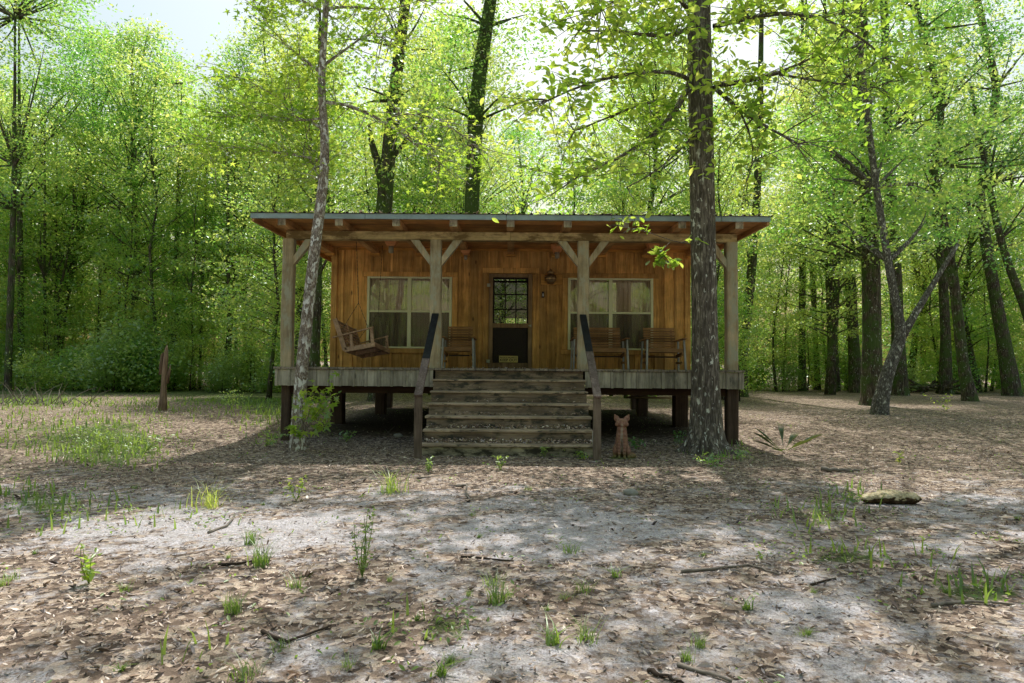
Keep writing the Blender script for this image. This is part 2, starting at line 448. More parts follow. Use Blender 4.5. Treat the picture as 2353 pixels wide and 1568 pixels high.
def leaves(name, P, size, mat, tmpl=T_LEAF, upbias=.6, rs=rs, sv=.35):
    n = len(P); T, fs = tmpl
    Rm = orient(n, upbias, rs)
    s = size * (1 + sv * (rs.rand(n) * 2 - 1))
    V = np.einsum('nij,kj->nki', Rm, T) * s[:, None, None] + np.asarray(P)[:, None, :]
    return npmesh(name, V.reshape(-1, 3), fs, len(T), n, mat)

def link(name, me, parent=None, loc=None):
    o = bpy.data.objects.new(name, me); C.objects.link(o)
    if parent is not None: o.parent = parent
    if loc is not None: o.location = loc
    return o

def curve(a, b, n, sag, rnd):
    a = Vector(a); b = Vector(b); L = (b - a).length
    j = Vector((rnd.uniform(-1, 1), rnd.uniform(-1, 1), rnd.uniform(-.5, 1))) * L * sag
    return [a.lerp(b, t) + j * math.sin(math.pi * t) for t in [i / (n - 1) for i in range(n)]]

# ------------------------------------------------------------------ sky, sun, camera
SUN_EL, SUN_AZ = R(60), R(7)     # sun stands behind the cabin, a little to the right
SD = Vector((math.sin(SUN_AZ) * math.cos(SUN_EL), math.cos(SUN_AZ) * math.cos(SUN_EL), math.sin(SUN_EL)))
w = bpy.data.worlds.new("World"); sc.world = w; w.use_nodes = True
bg = w.node_tree.nodes['Background']
sky = w.node_tree.nodes.new('ShaderNodeTexSky'); sky.sky_type = 'NISHITA'; sky.sun_disc = False
sky.sun_elevation = SUN_EL; sky.sun_rotation = SUN_AZ; sky.air_density = 2.4; sky.dust_density = 4.0; sky.ozone_density = 2.0
w.node_tree.links.new(sky.outputs[0], bg.inputs[0]); bg.inputs[1].default_value = .15
sl = bpy.data.lights.new('sun', 'SUN'); sl.energy = 5.0; sl.angle = R(.53); sl.color = (1, .96, .89)
so = bpy.data.objects.new('sun', sl); C.objects.link(so)
so.rotation_euler = SD.to_track_quat('Z', 'Y').to_euler(); so.location = (0, 0, 30)
cam = bpy.data.cameras.new('camera'); cam.sensor_width = 36; cam.lens = 24; cam.clip_end = 2000; cam.clip_start = .05
co = bpy.data.objects.new('camera', cam); C.objects.link(co)
co.matrix_world = Matrix.Translation(EYE) @ CROT.to_4x4()
sc.camera = co
sc.view_settings.view_transform = 'Standard'; sc.view_settings.look = 'None'; sc.view_settings.exposure = 0
cy = sc.cycles
cy.max_bounces = 12; cy.diffuse_bounces = 8; cy.glossy_bounces = 2; cy.transmission_bounces = 9; cy.transparent_max_bounces = 8
cy.sample_clamp_indirect = 6; cy.use_denoising = True; cy.caustics_reflective = False; cy.caustics_refractive = False
try: cy.denoiser = 'OPENIMAGEDENOISE'; cy.denoising_prefilter = 'NONE'
except Exception: pass

# ------------------------------------------------------------------ ground
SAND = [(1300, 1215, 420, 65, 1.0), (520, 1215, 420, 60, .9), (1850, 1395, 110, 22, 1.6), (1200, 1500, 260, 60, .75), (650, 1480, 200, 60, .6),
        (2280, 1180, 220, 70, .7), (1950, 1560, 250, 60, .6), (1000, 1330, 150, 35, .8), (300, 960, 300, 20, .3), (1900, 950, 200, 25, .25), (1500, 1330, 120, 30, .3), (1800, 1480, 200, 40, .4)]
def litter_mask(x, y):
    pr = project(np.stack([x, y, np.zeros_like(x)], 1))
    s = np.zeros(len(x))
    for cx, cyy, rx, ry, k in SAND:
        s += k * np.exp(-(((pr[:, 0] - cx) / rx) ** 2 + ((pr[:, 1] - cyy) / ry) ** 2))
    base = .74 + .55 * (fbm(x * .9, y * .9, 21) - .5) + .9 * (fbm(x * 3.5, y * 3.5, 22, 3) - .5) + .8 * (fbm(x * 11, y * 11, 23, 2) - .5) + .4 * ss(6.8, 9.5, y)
    return np.clip(np.where(y > .5, base - s * .5, base - .4), 0, 1)  # unseen pale sand added behind the viewer to bounce light at the porch
GREEN = [(250, 905, 420, 12, 1.3), (620, 940, 60, 30, .8), (2250, 910, 200, 14, .6), (1010, 1440, 130, 50, .35), (450, 1500, 200, 40, .3), (300, 1180, 300, 40, .25), (110, 1010, 260, 45, .6), (260, 1020, 90, 35, .9), (620, 985, 90, 35, .5), (560, 920, 160, 20, .6), (1870, 1195, 110, 30, .8), (1950, 1280, 100, 25, .9), (2250, 1365, 110, 30, .9), (2130, 1310, 80, 30, .5),
         (120, 1180, 150, 40, .45), (90, 1140, 90, 25, .5), (60, 930, 120, 18, .8), (1040, 1430, 80, 30, .35), (380, 940, 300, 22, .4), (240, 1050, 110, 30, .6), (1960, 1140, 60, 25, .7), (1670, 1040, 60, 20, .5)]
def green_mask(x, y):
    pr = project(np.stack([x, y, np.zeros_like(x)], 1))
    s = np.zeros(len(x))
    for cx, cyy, rx, ry, k in GREEN:
        s += k * np.exp(-(((pr[:, 0] - cx) / rx) ** 2 + ((pr[:, 1] - cyy) / ry) ** 2))
    return np.where(y > .5, s, 0) * (.5 + fbm(x * 2, y * 2, 31))

def axis_pts(lo, hi, fine_lo, fine_hi, step, grow=1.22):
    a = list(np.arange(fine_lo, fine_hi, step)); s = step; x = fine_hi
    while x < hi: a.append(x); s *= grow; x += s
    a.append(hi); s = step; x = fine_lo - step
    while x > lo: a.insert(0, x); s *= grow; x -= s
    a.insert(0, lo); return np.array(a)
xs = axis_pts(-600, 600, -12, 12, .09); ys = axis_pts(-300, 900, 1.5, 18, .09)
gx, gy = np.meshgrid(xs, ys); fx, fy = gx.ravel(), gy.ravel()
V = np.stack([fx, fy, gz(fx, fy)], 1)
nx, ny = len(xs), len(ys)
i = (np.arange(ny - 1)[:, None] * nx + np.arange(nx - 1)[None, :]).ravel()
quads = np.stack([i, i + 1, i + nx + 1, i + nx], 1).astype(np.int32)
me = bpy.data.meshes.new('ground'); me.vertices.add(len(V)); me.vertices.foreach_set('co', V.astype(np.float32).ravel())
me.loops.add(quads.size); me.loops.foreach_set('vertex_index', quads.ravel())
me.polygons.add(len(quads)); me.polygons.foreach_set('loop_start', (np.arange(len(quads)) * 4).astype(np.int32))
me.update(calc_edges=True)
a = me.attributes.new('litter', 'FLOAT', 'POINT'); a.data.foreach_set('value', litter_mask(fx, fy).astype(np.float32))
shade_val = ss(12.0, 13.6, fy) * (1 - ss(19.2, 20.6, fy)) * (1 - ss(3.3, 4.2, np.abs(fx + .04)))  # mask of the painted shade: cabin footprint with soft edges
a = me.attributes.new('under_shade', 'FLOAT', 'POINT'); a.data.foreach_set('value', shade_val.astype(np.float32))
a = me.attributes.new('green', 'FLOAT', 'POINT'); a.data.foreach_set('value', green_mask(fx, fy).astype(np.float32))
me.polygons.foreach_set('use_smooth', [True] * len(me.polygons))
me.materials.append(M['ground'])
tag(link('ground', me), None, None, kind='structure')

# dry leaf litter, real leaves thinning with distance
def in_wedge(x, y, m=1.0):
    return np.abs(x) < .80 * y + m
P = []
for y0, y1, dens, in ((1.8, 5, 1250), (5, 8, 700), (8, 12.5, 380), (12.5, 20, 130)):
    wdt = .80 * y1 + 1
    n = int((y1 - y0) * wdt * 2 * dens)
    x = rs.uniform(-wdt, wdt, n); y = rs.uniform(y0, y1, n)
    k = in_wedge(x, y) & ~((np.abs(x + .04) < 3.9) & (y > 12.6) & (rs.rand(n) < .8)) & (rs.rand(n) < np.clip(litter_mask(x, y) * 1.0 - .05, .36, 1) * (.35 + 1.1 * fbm(x * 2.2, y * 2.2, 77)))
    P.append(np.stack([x[k], y[k]], 1))
P = np.concatenate(P)
Z = gz(P[:, 0], P[:, 1]) + rs.uniform(0, .012, len(P))
big = rs.rand(len(P))
lv = np.stack([P[:, 0], P[:, 1], Z], 1)
T, fs = T_DRY
Rm = orient(len(lv), 1.7, rs)
s = np.where(big > .97, .062, np.where(big > .55, .036, .021)) * (1 + .35 * (rs.rand(len(lv)) * 2 - 1))
curl = rs.uniform(-1.8, 2.2, len(lv)); asp = rs.uniform(.45, .95, len(lv))
TT = np.repeat(T[None], len(lv), 0); TT[:, :, 2] *= curl[:, None]; TT[:, :, 1] *= asp[:, None]
V = np.einsum('nij,nkj->nki', Rm, TT) * s[:, None, None] + lv[:, None, :]
tag(link('leaf_litter', npmesh('leaf_litter', V.reshape(-1, 3), fs, len(T), len(lv), M['dry'])), 'brown fallen leaves strewn over the sandy ground', 'fallen leaves', kind='stuff')

# ------------------------------------------------------------------ cabin
XC = -.045
cabin = empty('cabin', (XC, 11.85, 0), 'small raised cabin of orange board and batten timber with a deep front porch', 'cabin')
ZD = 1.31; YF = 11.85; YW = 14.8; YB = 20.2
XL, XR = -3.91, 3.84
LWX = (-3.153, -1.312); RWX = (1.208, 3.058); WZ = (1.735, 3.295); DX = (-.51, .434); DZ = 3.385

# front wall: boards with battens, cut around the openings
wb = MB()
def vboard(x0, x1, z0, z1):
    wb.box(x0, x1, YW, YW + .03, z0, z1)
def spans(x0, x1):
    """free z intervals of the wall between x0,x1"""
    iv = [(ZD, 3.95)]
    for (a, b), z0, z1 in ((LWX, WZ[0], WZ[1]), (RWX, WZ[0], WZ[1]), (DX, ZD - .1, DZ)):
        if x1 > a + .005 and x0 < b - .005:
            nv = []
            for s0, s1 in iv:
                if z0 > s0: nv.append((s0, min(s1, z0)))
                if z1 < s1: nv.append((max(s0, z1), s1))
            iv = nv
    return iv
cuts = sorted(set([XL, XR, *LWX, *RWX, *DX] + [XL + k * .213 for k in range(1, 37)]))
cuts = [c for c in cuts if XL <= c <= XR]
for a, b in zip(cuts[:-1], cuts[1:]):
    if b - a < .004: continue
    for z0, z1 in spans(a, b): vboard(a + .0015, b - .0015, z0, z1)
wall = part(wb, 'front_wall', M['wall'], cabin)
bt = MB()
k = 0
x = XL + .213
while x < XR - .1:
    for z0, z1 in spans(x - .03, x + .03):
        if z1 - z0 > .05: bt.box(x - .026, x + .026, YW - .02, YW - .001, z0 + .002, z1 - .002, .0015)
    x += .213
part(bt, 'batten_strips', M['wall'], cabin, .003)
tr = MB()
for (a, b) in (LWX, RWX):      # casings
    tr.box(a - .13, b + .13, YW - .034, YW - .003, WZ[1] + .002, WZ[1] + .105)
    tr.box(a - .12, a - .004, YW - .030, YW - .003, WZ[0], WZ[1])
    tr.box(b + .004, b + .12, YW - .030, YW - .003, WZ[0], WZ[1])
    tr.box(a - .15, b + .15, YW - .07, YW - .003, WZ[0] - .10, WZ[0] - .004)
tr.box(DX[0] - .14, DX[1] + .14, YW - .034, YW - .003, DZ + .004, DZ + .12)
tr.box(DX[0] - .12, DX[0] - .004, YW - .03, YW - .003, ZD, DZ)
tr.box(DX[1] + .004, DX[1] + .12, YW - .03, YW - .003, ZD, DZ)
tr.box(XL - .03, XL + .10, YW - .036, YW - .003, ZD, 3.93)
tr.box(XR - .10, XR + .03, YW - .036, YW - .003, ZD, 3.93)
part(tr, 'casing', M['wall'], cabin, .004)
for xx, s in ((XL, 1), (XR, -1)):
    sw = MB()
    y = YW + .03
    while y < YB:
        y2 = min(y + .21, YB); sw.box(xx - .015, xx + .015, y, y2 - .003, ZD, 3.95); y = y2
        sw.box(xx - s * .035 - .008, xx - s * .035 + .008, y - .03, y + .02, ZD, 3.95)
    part(sw, 'side_wall', M['wall'], cabin)
bw = MB()           # back wall with a window opening seen through the door
bw.box(XL, -.25, YB, YB + .04, ZD, 3.95); bw.box(1.0, XR, YB, YB + .04, ZD, 3.95)
bw.box(-.25, 1.0, YB, YB + .04, ZD, 2.05); bw.box(-.25, 1.0, YB, YB + .04, 2.82, 3.95)
for xx in (.15, .58): bw.box(xx, xx + .04, YB, YB + .04, 2.05, 2.82)
part(bw, 'back_wall', M['inner'], cabin)
fl = MB(); fl.box(XL, XR, YW, YB + .04, ZD - .05, ZD - .002)
part(fl, 'inside_floor', M['inner'], cabin)

# deck boards and skirt
dk = MB()
x = -4.13
while x < 4.03:
    x2 = min(x + .14, 4.04); dk.box(x, x2 - .006, YF - .035 + rnd.uniform(-.008, .008), YW - .002, ZD - .04, ZD + rnd.uniform(-.003, .003)); x = x2
part(dk, 'porch_deck', M['deck'], cabin, .004)
sk = MB()
def skirt(x0, x1):
    x = x0
    while x < x1 - .02:
        x2 = min(x + .222, x1); sk.box(x + .002, x2 - .002, YF, YF + .02, .985 + rnd.uniform(-.006, .006), ZD - .043)
        sk.box(x - .0 , x + .046, YF - .022, YF - .001, .98, ZD - .045); x = x2
    sk.box(x1 - .046, x1, YF - .0235, YF - .002, .98, ZD - .045)
skirt(-4.10, -1.362); part(sk, 'skirt_boards', M['skirt'], cabin, .003); sk = MB(); skirt(1.272, 4.02); part(sk, 'skirt_boards', M['skirt'], cabin, .003)
for xx, s in ((-4.10, 1), (4.02, -1)):
    sk = MB()
    y = YF + .02
    while y < YW + 3:
        sk.box(xx - .01, xx + .01, y, y + .218, .985, ZD - .043); sk.box(xx - s * .022 - .008, xx - s * .022 + .008, y + .19, y + .235, .98, ZD - .045); y += .222
    part(sk, 'side_skirt_boards', M['skirt'], cabin, .003)
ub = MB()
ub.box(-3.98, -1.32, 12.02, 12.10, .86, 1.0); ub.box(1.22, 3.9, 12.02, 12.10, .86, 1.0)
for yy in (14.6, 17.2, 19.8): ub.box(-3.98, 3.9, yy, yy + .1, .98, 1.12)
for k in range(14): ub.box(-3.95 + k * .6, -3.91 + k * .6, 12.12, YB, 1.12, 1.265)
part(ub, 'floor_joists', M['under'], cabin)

def square_post(name, x, y, w, z0, z1, mat, wob=.006, bev=.018, label=None):
    mb = MB(); n = 7
    vs = []
    for i in range(n):
        z = z0 + (z1 - z0) * i / (n - 1)
        jx, jy = rnd.uniform(-wob, wob), rnd.uniform(-wob, wob)
        h = w / 2; c = bev
        for dx, dy in ((-h + c, -h), (h - c, -h), (h, -h + c), (h, h - c), (h - c, h), (-h + c, h), (-h, h - c), (-h, -h + c)):
            vs.append((x + jx + dx, y + jy + dy, z))
    fs = [(i * 8 + k, i * 8 + (k + 1) % 8, (i + 1) * 8 + (k + 1) % 8, (i + 1) * 8 + k) for i in range(n - 1) for k in range(8)]
    fs += [tuple(range(8))[::-1], tuple((n - 1) * 8 + k for k in range(8))]
    mb.add(vs, fs); return part(mb, name, mat, cabin, 0, label)
PX = [-3.965, -1.353, 1.253, 3.873]; YP = 12.05
for i, x in enumerate(PX):
    square_post('porch_post', x, YP, .195, ZD, 3.57, M['post'])
PILES = [(-3.96, 12.05, .15), (3.87, 12.05, .2), (-3.62, 14.3, .26), (3.52, 14.3, .28), (-3.3, 17.3, .26), (3.3, 17.3, .26), (-3.6, 19.9, .26), (3.6, 19.9, .26),
         (-1.3, 12.12, .18), (1.2, 12.12, .18), (-1.2, 14.5, .26), (1.3, 14.5, .26), (-1.2, 19.9, .26), (1.3, 19.9, .26)]
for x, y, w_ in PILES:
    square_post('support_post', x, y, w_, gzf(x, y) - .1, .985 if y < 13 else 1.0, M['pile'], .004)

bm = MB(); bm.box(-4.0, -.045, YP - .1, YP + .08, 3.57, 3.715, .003); bm.box(-.043, 3.955, YP - .1, YP + .08, 3.568, 3.713, .003)
part(bm, 'porch_beam', M['beam'], cabin, .008)
def brace(xp, s):
    mb = MB(); a = Vector((xp + s * .06, YP, 3.57 - .40)); b = Vector((xp + s * .38, YP, 3.57 - .045))
    d = (b - a).normalized(); n_ = Vector((-d.z, 0, d.x)) * .065
    y0, y1 = YP - .075, YP + .045
    pr = []
    x0 = xp + s * .0975
    # a parallelogram cut to the post face and to the beam underside
    q = [(x0, 3.57 - .46), (x0, 3.57 - .30), (xp + s * .30, 3.568), (xp + s * .455, 3.568)]
    vs = [(x, y0, z) for x, z in q] + [(x, y1, z) for x, z in q]
    mb.add(vs, [(0, 1, 2, 3), (7, 6, 5, 4), (0, 4, 5, 1), (1, 5, 6, 2), (2, 6, 7, 3), (3, 7, 4, 0)])
    part(mb, 'brace', M['post'], cabin, .004)
for xp, ss_ in ((PX[0], (1,)), (PX[1], (-1, 1)), (PX[2], (-1, 1)), (PX[3], (-1,))):
    for s in ss_: brace(xp, s)

SL = .02
def zr(y): return 3.73 + SL * (y - 11.6)
for k in range(-4, 5):
    x = -.04 + k * .98
    mb = MB(); z0, z1 = zr(11.6), zr(YW)
    vs = [(x + dx, y, z) for y, z in ((11.6, z0), (YW - .002, z1)) for dx, z in ((-.067, z), (.067, z), (.067, z + .128), (-.067, z + .128))]
    mb.add(vs, [(0, 1, 2, 3), (7, 6, 5, 4), (0, 4, 5, 1), (1, 5, 6, 2), (2, 6, 7, 3), (3, 7, 4, 0)])
    raf = part(mb, 'rafter', M['rafter'], cabin, .004)
    mb = MB(); mb.box(x - .066, x + .066, 11.594, 11.5985, z0 + .002, z0 + .126)
    part(mb, 'rafter_end', M['endgrain'], raf)
    mb = MB(); mb.box(x - .1, x + .1, YW - .13, YW - .037, z1 - .055, z1 - .003)
    part(mb, 'corbel', M['wallx'], cabin, .003)

def sloped(mb, x0, x1, y0, y1, za, zb):
    """slab whose bottom follows the roof pitch; za,zb offsets above rafter bottom"""
    vs = [(x, y, zr(y) + z) for y in (y0, y1) for x, z in ((x0, za), (x1, za), (x1, zb), (x0, zb))]
    mb.add(vs, [(0, 1, 2, 3), (7, 6, 5, 4), (0, 4, 5, 1), (1, 5, 6, 2), (2, 6, 7, 3), (3, 7, 4, 0)])
rb = MB(); y = 11.5
while y < 15.0:
    sloped(rb, -4.39, 4.31, y, y + .137, .131, .152); y += .14
sloped(rb, -4.39, 4.31, y, 20.7, .131, .152)
roof = part(rb, 'roof', M['ceil'], cabin)
for a_, b_ in ((-4.44, -4.395), (4.315, 4.36)):
    mb = MB(); sloped(mb, a_, b_, 11.5, 20.7, .045, .165); part(mb, 'rake_board', M['rafter'], roof, .003)
mb = MB(); x = -4.445
while x < 4.35:
    x2 = min(x + rnd.uniform(1.6, 2.4), 4.37); dz = rnd.uniform(-.003, .003)
    mb.box(x, x2 - .006, 11.455 + rnd.uniform(0, .004), 11.493, 3.822 + dz, 3.912 + dz); x = x2
part(mb, 'drip_edge', M['galv'], roof, .003)
# ribbed tin sheets
vs = []; xs_ = []; x = -4.46
while x < 4.4:
    xs_ += [(x, 0), (x + .19, 0), (x + .205, .022), (x + .225, .022)]; x += .24
xs_.append((4.4, 0))
for y in (11.43, 20.8):
    for x, z in xs_: vs.append((x, y, zr(y) + .19 + z))
    for x, z in xs_: vs.append((x, y, zr(y) + .187 + z))
nxs = len(xs_); fs = []
for k in range(nxs - 1):
    fs.append((k, k + 1, 2 * nxs + k + 1, 2 * nxs + k)); fs.append((nxs + k + 1, nxs + k, 3 * nxs + k, 3 * nxs + k + 1)); fs.append((k, nxs + k, nxs + k + 1, k + 1))
mb = MB(); mb.add(vs, fs); part(mb, 'tin_sheet', M['rooftin'], roof)
mb = MB(); mb.box(XL, XR, YW - .034, YW - .003, 3.87, 3.922); part(mb, 'ledger', M['wallx'], cabin, .003)

# steps
stairs = bpy.data.objects.new('stairs', None); C.objects.link(stairs); stairs.parent = cabin; stairs['_w'] = tuple(cabin.location)
SX0, SX1 = XC - 1.305, XC + 1.305; RZ = .188; GY = .285
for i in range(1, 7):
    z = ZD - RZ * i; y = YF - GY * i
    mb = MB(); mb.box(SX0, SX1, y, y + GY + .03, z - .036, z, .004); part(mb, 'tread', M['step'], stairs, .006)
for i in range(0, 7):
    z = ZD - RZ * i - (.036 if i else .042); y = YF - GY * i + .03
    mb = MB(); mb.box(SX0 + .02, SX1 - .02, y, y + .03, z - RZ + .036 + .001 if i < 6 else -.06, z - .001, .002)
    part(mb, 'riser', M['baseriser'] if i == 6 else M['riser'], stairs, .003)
for xx in (SX0 + .04, SX1 - .08):
    mb = MB()
    for i in range(1, 7):
        z = ZD - RZ * i - .038; y = YF - GY * i
        mb.box(xx, xx + .04, y + .062, YF + .05 if i == 1 else y + GY + .06, max(z - .25, -.1) if i < 6 else -.1, z)
    part(mb, 'stringer', M['under'], stairs)
mb = MB(); mb.box(SX1 - .055, SX1 - .005, YF - GY * 6 + .02, YF - GY * 6 + .05, ZD - RZ * 6 + .02, ZD - RZ * 6 + .2); part(mb, 'white_bracket', M['white'], stairs, .004)

for xx, s in ((-1.345, -1), (1.238, 1)):
    hr = bpy.data.objects.new('handrail', None); C.objects.link(hr); hr.parent = cabin; hr['_w'] = tuple(cabin.location)
    a = Vector((xx, 11.93, 2.25)); b = Vector((xx, 9.84, .90)); mid = a.lerp(b, .60 if s < 0 else .50)
    up = Vector((0, -(b.z - a.z), (b.y - a.y))).normalized() * -1
    mb = MB(); mb.bar(a, mid, .115, .042, (0, 0, 1)); part(mb, 'rail_board', M['blacktop'], hr, .004, 'tarred black upper rail board')
    mb = MB(); mb.bar(mid, b, .115, .042, (0, 0, 1)); part(mb, 'rail_board', M['rail'], hr, .004)
    mb = MB(); mb.box(xx - .055, xx + .055, 9.86, 9.95, -.1, .90, .003); part(mb, 'rail_post', M['railpost'], hr, .008)

# windows
def window(x0, x1, tone):
    wd = MB(); yy0, yy1 = YW - .045, YW + .02; z0, z1 = WZ; t = .055; xm = (x0 + x1) / 2; zm = z0 + (z1 - z0) * .515
    wd.box(x0, x0 + t, yy0, yy1, z0, z1); wd.box(x1 - t, x1, yy0, yy1, z0, z1)
    wd.box(x0 + t, x1 - t, yy0 + .002, yy1, z1 - t * .7, z1 - .001); wd.box(x0 + t, x1 - t, yy0 + .002, yy1, z0 + .001, z0 + t * .7)
    wd.box(xm - .04, xm + .04, yy0 - .003, yy1, z0 + t * .7, z1 - t * .7)
    for a, b in ((x0 + t, xm - .04), (xm + .04, x1 - t)): wd.box(a, b, yy0 + .008, yy1, zm - .022, zm + .022)
    wi = part(wd, 'window', M['frame'], cabin, .004)
    cu = MB()
    for a, b in ((x0 + t, xm - .04), (xm + .04, x1 - t)):
        for zz0, zz1, low in ((zm + .022, z1 - t * .7, 0), (z0 + t * .7, zm - .022, 1)):
            mb = MB(); yy = YW - .005 - .008 * low; mb.add([(a, yy, zz0), (b, yy, zz0), (b, yy, zz1), (a, yy, zz1)], [(0, 1, 2, 3)])
            part(mb, 'pane', M['glass'], wi)
            if low:
                mb = MB(); yy = YW - .028; mb.add([(a, yy, zz0), (b, yy, zz0), (b, yy, zz1), (a, yy, zz1)], [(0, 1, 2, 3)])
                part(mb, 'insect_screen', M['screen'], wi)
    n = 90
    for a, b in ((x0, xm - (.0 if tone else .05)), (xm + .0, x1)):
        vs = []
        for i in range(n + 1):
            x = a + (b - a) * i / n; y = YW + .12 + .02 * math.sin(i * .55) + .012 * math.sin(i * 1.31 + 2)
            vs += [(x, y, z0 - .02), (x, y, z1 + .02)]
        cu.add(vs, [(2 * i, 2 * i + 2, 2 * i + 3, 2 * i + 1) for i in range(n)], True)
    part(cu, 'curtain', M['curtain'], wi)
window(*LWX, 1); window(*RWX, 0)

# doors: screen door in front, glazed inner door behind
x0, x1 = DX; z0 = ZD + .012
mb = MB(); y0, y1 = YW - .05, YW - .01; t = .088
mb.box(x0, x0 + t, y0, y1, z0, DZ - .01); mb.box(x1 - t, x1, y0, y1, z0, DZ - .01)
mb.box(x0 + t, x1 - t, y0 + .002, y1, DZ - .09, DZ - .011); mb.box(x0 + t, x1 - t, y0 + .002, y1, 2.20, 2.295); mb.box(x0 + t, x1 - t, y0 + .002, y1, z0 + .001, z0 + .115)
sd = part(mb, 'screen_door', M['doorframe'], cabin, .004)
for a, b in ((z0 + .115, 2.20), (2.295, DZ - .09)):
    mb = MB(); mb.add([(x0 + t, YW - .03, a), (x1 - t, YW - .03, a), (x1 - t, YW - .03, b), (x0 + t, YW - .03, b)], [(0, 1, 2, 3)]); part(mb, 'screen_mesh', M['screendoor'], sd)
mb = MB(); mb.box(x1 - .05, x1 - .02, y0 - .012, y0 - .001, 2.22, 2.27); mb.box(x1 - .085, x1 - .03, y0 - .03, y0 - .013, 2.24, 2.252); part(mb, 'handle', M['hinge'], sd, .002)
for zz in (3.12, 1.47):
    mb = MB(); mb.box(x0 - .04, x0 + .03, y0 - .014, y0 - .002, zz - .035, zz + .035); mb.tube([(x0 - .004, y0 - .016, zz - .035), (x0 - .004, y0 - .016, zz + .035)], [.008] * 2, 8); part(mb, 'hinge', M['hinge'], sd, .002)
mb = MB(); Y0, Y1 = YW + .04, YW + .085; a, b = x0 + .01, x1 - .01; gz0, gz1 = 2.28, 3.26; ga, gb = a + .11, b - .11
mb.box(a, ga, Y0, Y1, ZD, DZ); mb.box(gb, b, Y0, Y1, ZD, DZ); mb.box(ga, gb, Y0, Y1, ZD, gz0); mb.box(ga, gb, Y0, Y1, gz1, DZ)
for k in (1, 2):
    x = ga + (gb - ga) * k / 3; mb.box(x - .013, x + .013, Y0 + .002, Y1 - .002, gz0, gz1)
    z = gz0 + (gz1 - gz0) * k / 3; mb.box(ga, gb, Y0 + .004, Y1 - .004, z - .013, z + .013)
ind = part(mb, 'inner_door', M['innerdoor'], cabin, .003)
mb = MB(); mb.add([(ga, YW + .06, gz0), (gb, YW + .06, gz0), (gb, YW + .06, gz1), (ga, YW + .06, gz1)], [(0, 1, 2, 3)]); part(mb, 'pane', M['glassdoor'], ind)

# sign on the screen door
sg = MB(); sx0, sx1, sz0, sz1 = -.275, .13, 1.448, 1.590
sign = empty('keep_out_sign', ((sx0 + sx1) / 2, YW - .055, sz0), 'small yellow PRIVATE PROPERTY KEEP OUT sign at the foot of the screen door', 'sign')
sg.box(sx0, sx1, YW - .060, YW - .054, sz0, sz1); part(sg, 'sign_plate', M['sign'], sign, .002)
def text(s, x, z, size, parent, y, bold=.0):
    cu = bpy.data.curves.new('lettering', 'FONT'); cu.body = s; cu.align_x = 'CENTER'; cu.align_y = 'CENTER'; cu.size = size; cu.extrude = .0008; cu.offset = bold
    o = bpy.data.objects.new('tmp', cu); C.objects.link(o)
    bpy.context.view_layer.update()
    me = bpy.data.meshes.new_from_object(o.evaluated_get(bpy.context.evaluated_depsgraph_get()))
    bpy.data.objects.remove(o); me.materials.clear(); me.materials.append(M['ink'])
    l = link('lettering', me, parent); l.location = Vector((x, y, z)) - parent.location; l.rotation_euler = (R(90), 0, 0); return l
t1 = text('PRIVATE PROPERTY', (sx0 + sx1) / 2, sz1 - .04, .044, sign, YW - .0615, .0004)
t2 = text('KEEP OUT', (sx0 + sx1) / 2, sz0 + .048, .078, sign, YW - .0615, .0014)
for o in (t1, t2):
    o.scale = (min(1.25, .37 / max(o.dimensions.x, .01)), 1, 1)

# ceiling lamps, lantern, bits on the wall
def lamp(x, y, ztop, s, label):
    e = empty('ceiling_lamp', (x, y, ztop), label, 'lamp', 'cedar lamps under the porch ceiling')
    mb = MB(); mb.frustum((x, y), .15 * s, .15 * s, .27 * s, .27 * s, ztop - .14 * s, ztop - .015 * s); mb.box(x - .145 * s, x + .145 * s, y - .145 * s, y + .145 * s, ztop - .013 * s, ztop + .006)
    part(mb, 'lamp_shade', M['lampwood'], e, .003)
    mb = MB(); mb.lathe((x, y, ztop - .27 * s), [(.03 * s, 0), (.045 * s, .005), (.05 * s, .05 * s), (.05 * s, .128 * s)], 14); part(mb, 'glass_can', M['can'], e)
    mb = MB(); mb.tube([(x, y, ztop + .002), (x, y, zr(y) + .131)], [.012] * 2, 8); part(mb, 'stem', M['metal'], e)
lamp(-2.33, 13.0, 3.775, 1, 'cedar box lamp hanging in front of the left window, larger than the others')
lamp(2.69, 13.0, 3.775, 1, 'cedar box lamp behind the leafy twig above the right window')
lamp(-3.88, 13.0, 3.70, .9, 'cedar box lamp at the outer left corner of the porch, beside the pale trunk')
lamp(-.99, 14.3, 3.80, .75, 'small cedar lamp close to the wall, left of the door')
lamp(.90, 13.7, 3.80, .95, 'cedar lamp between the door and the third porch post')
lx, ly, lz = .82, YW - .17, 3.27
e = empty('onion_lantern', (lx, ly, lz), 'round brass onion lantern on a wooden plate right of the door', 'lantern')
mb = MB(); mb.box(lx - .2, lx + .26, YW - .06, YW - .036, lz - .13, lz + .10); part(mb, 'mounting_plate', M['wallx'], e, .004)
mb = MB(); mb.lathe((lx, ly, lz - .13), [(.05, 0), (.07, .01), (.08, .03), (.115, .08), (.125, .13), (.11, .18), (.07, .22), (.07, .24), (.085, .25), (.03, .30), (.012, .33)], 18)
part(mb, 'lantern_globe', M['brass'], e)
mb = MB()
for zz, rr in ((lz - .05, .122), (lz + .0, .131), (lz + .05, .12)): mb.tube([(lx + rr * math.cos(a), ly + rr * math.sin(a), zz) for a in [R(q * 20) for q in range(19)]], [.005] * 19, 6, False)
mb.tube([(lx, ly + .1, lz), (lx, YW - .06, lz)], [.012] * 2, 8)
part(mb, 'wire_guard', M['metal'], e)
bx_, bz_ = .665, 2.93
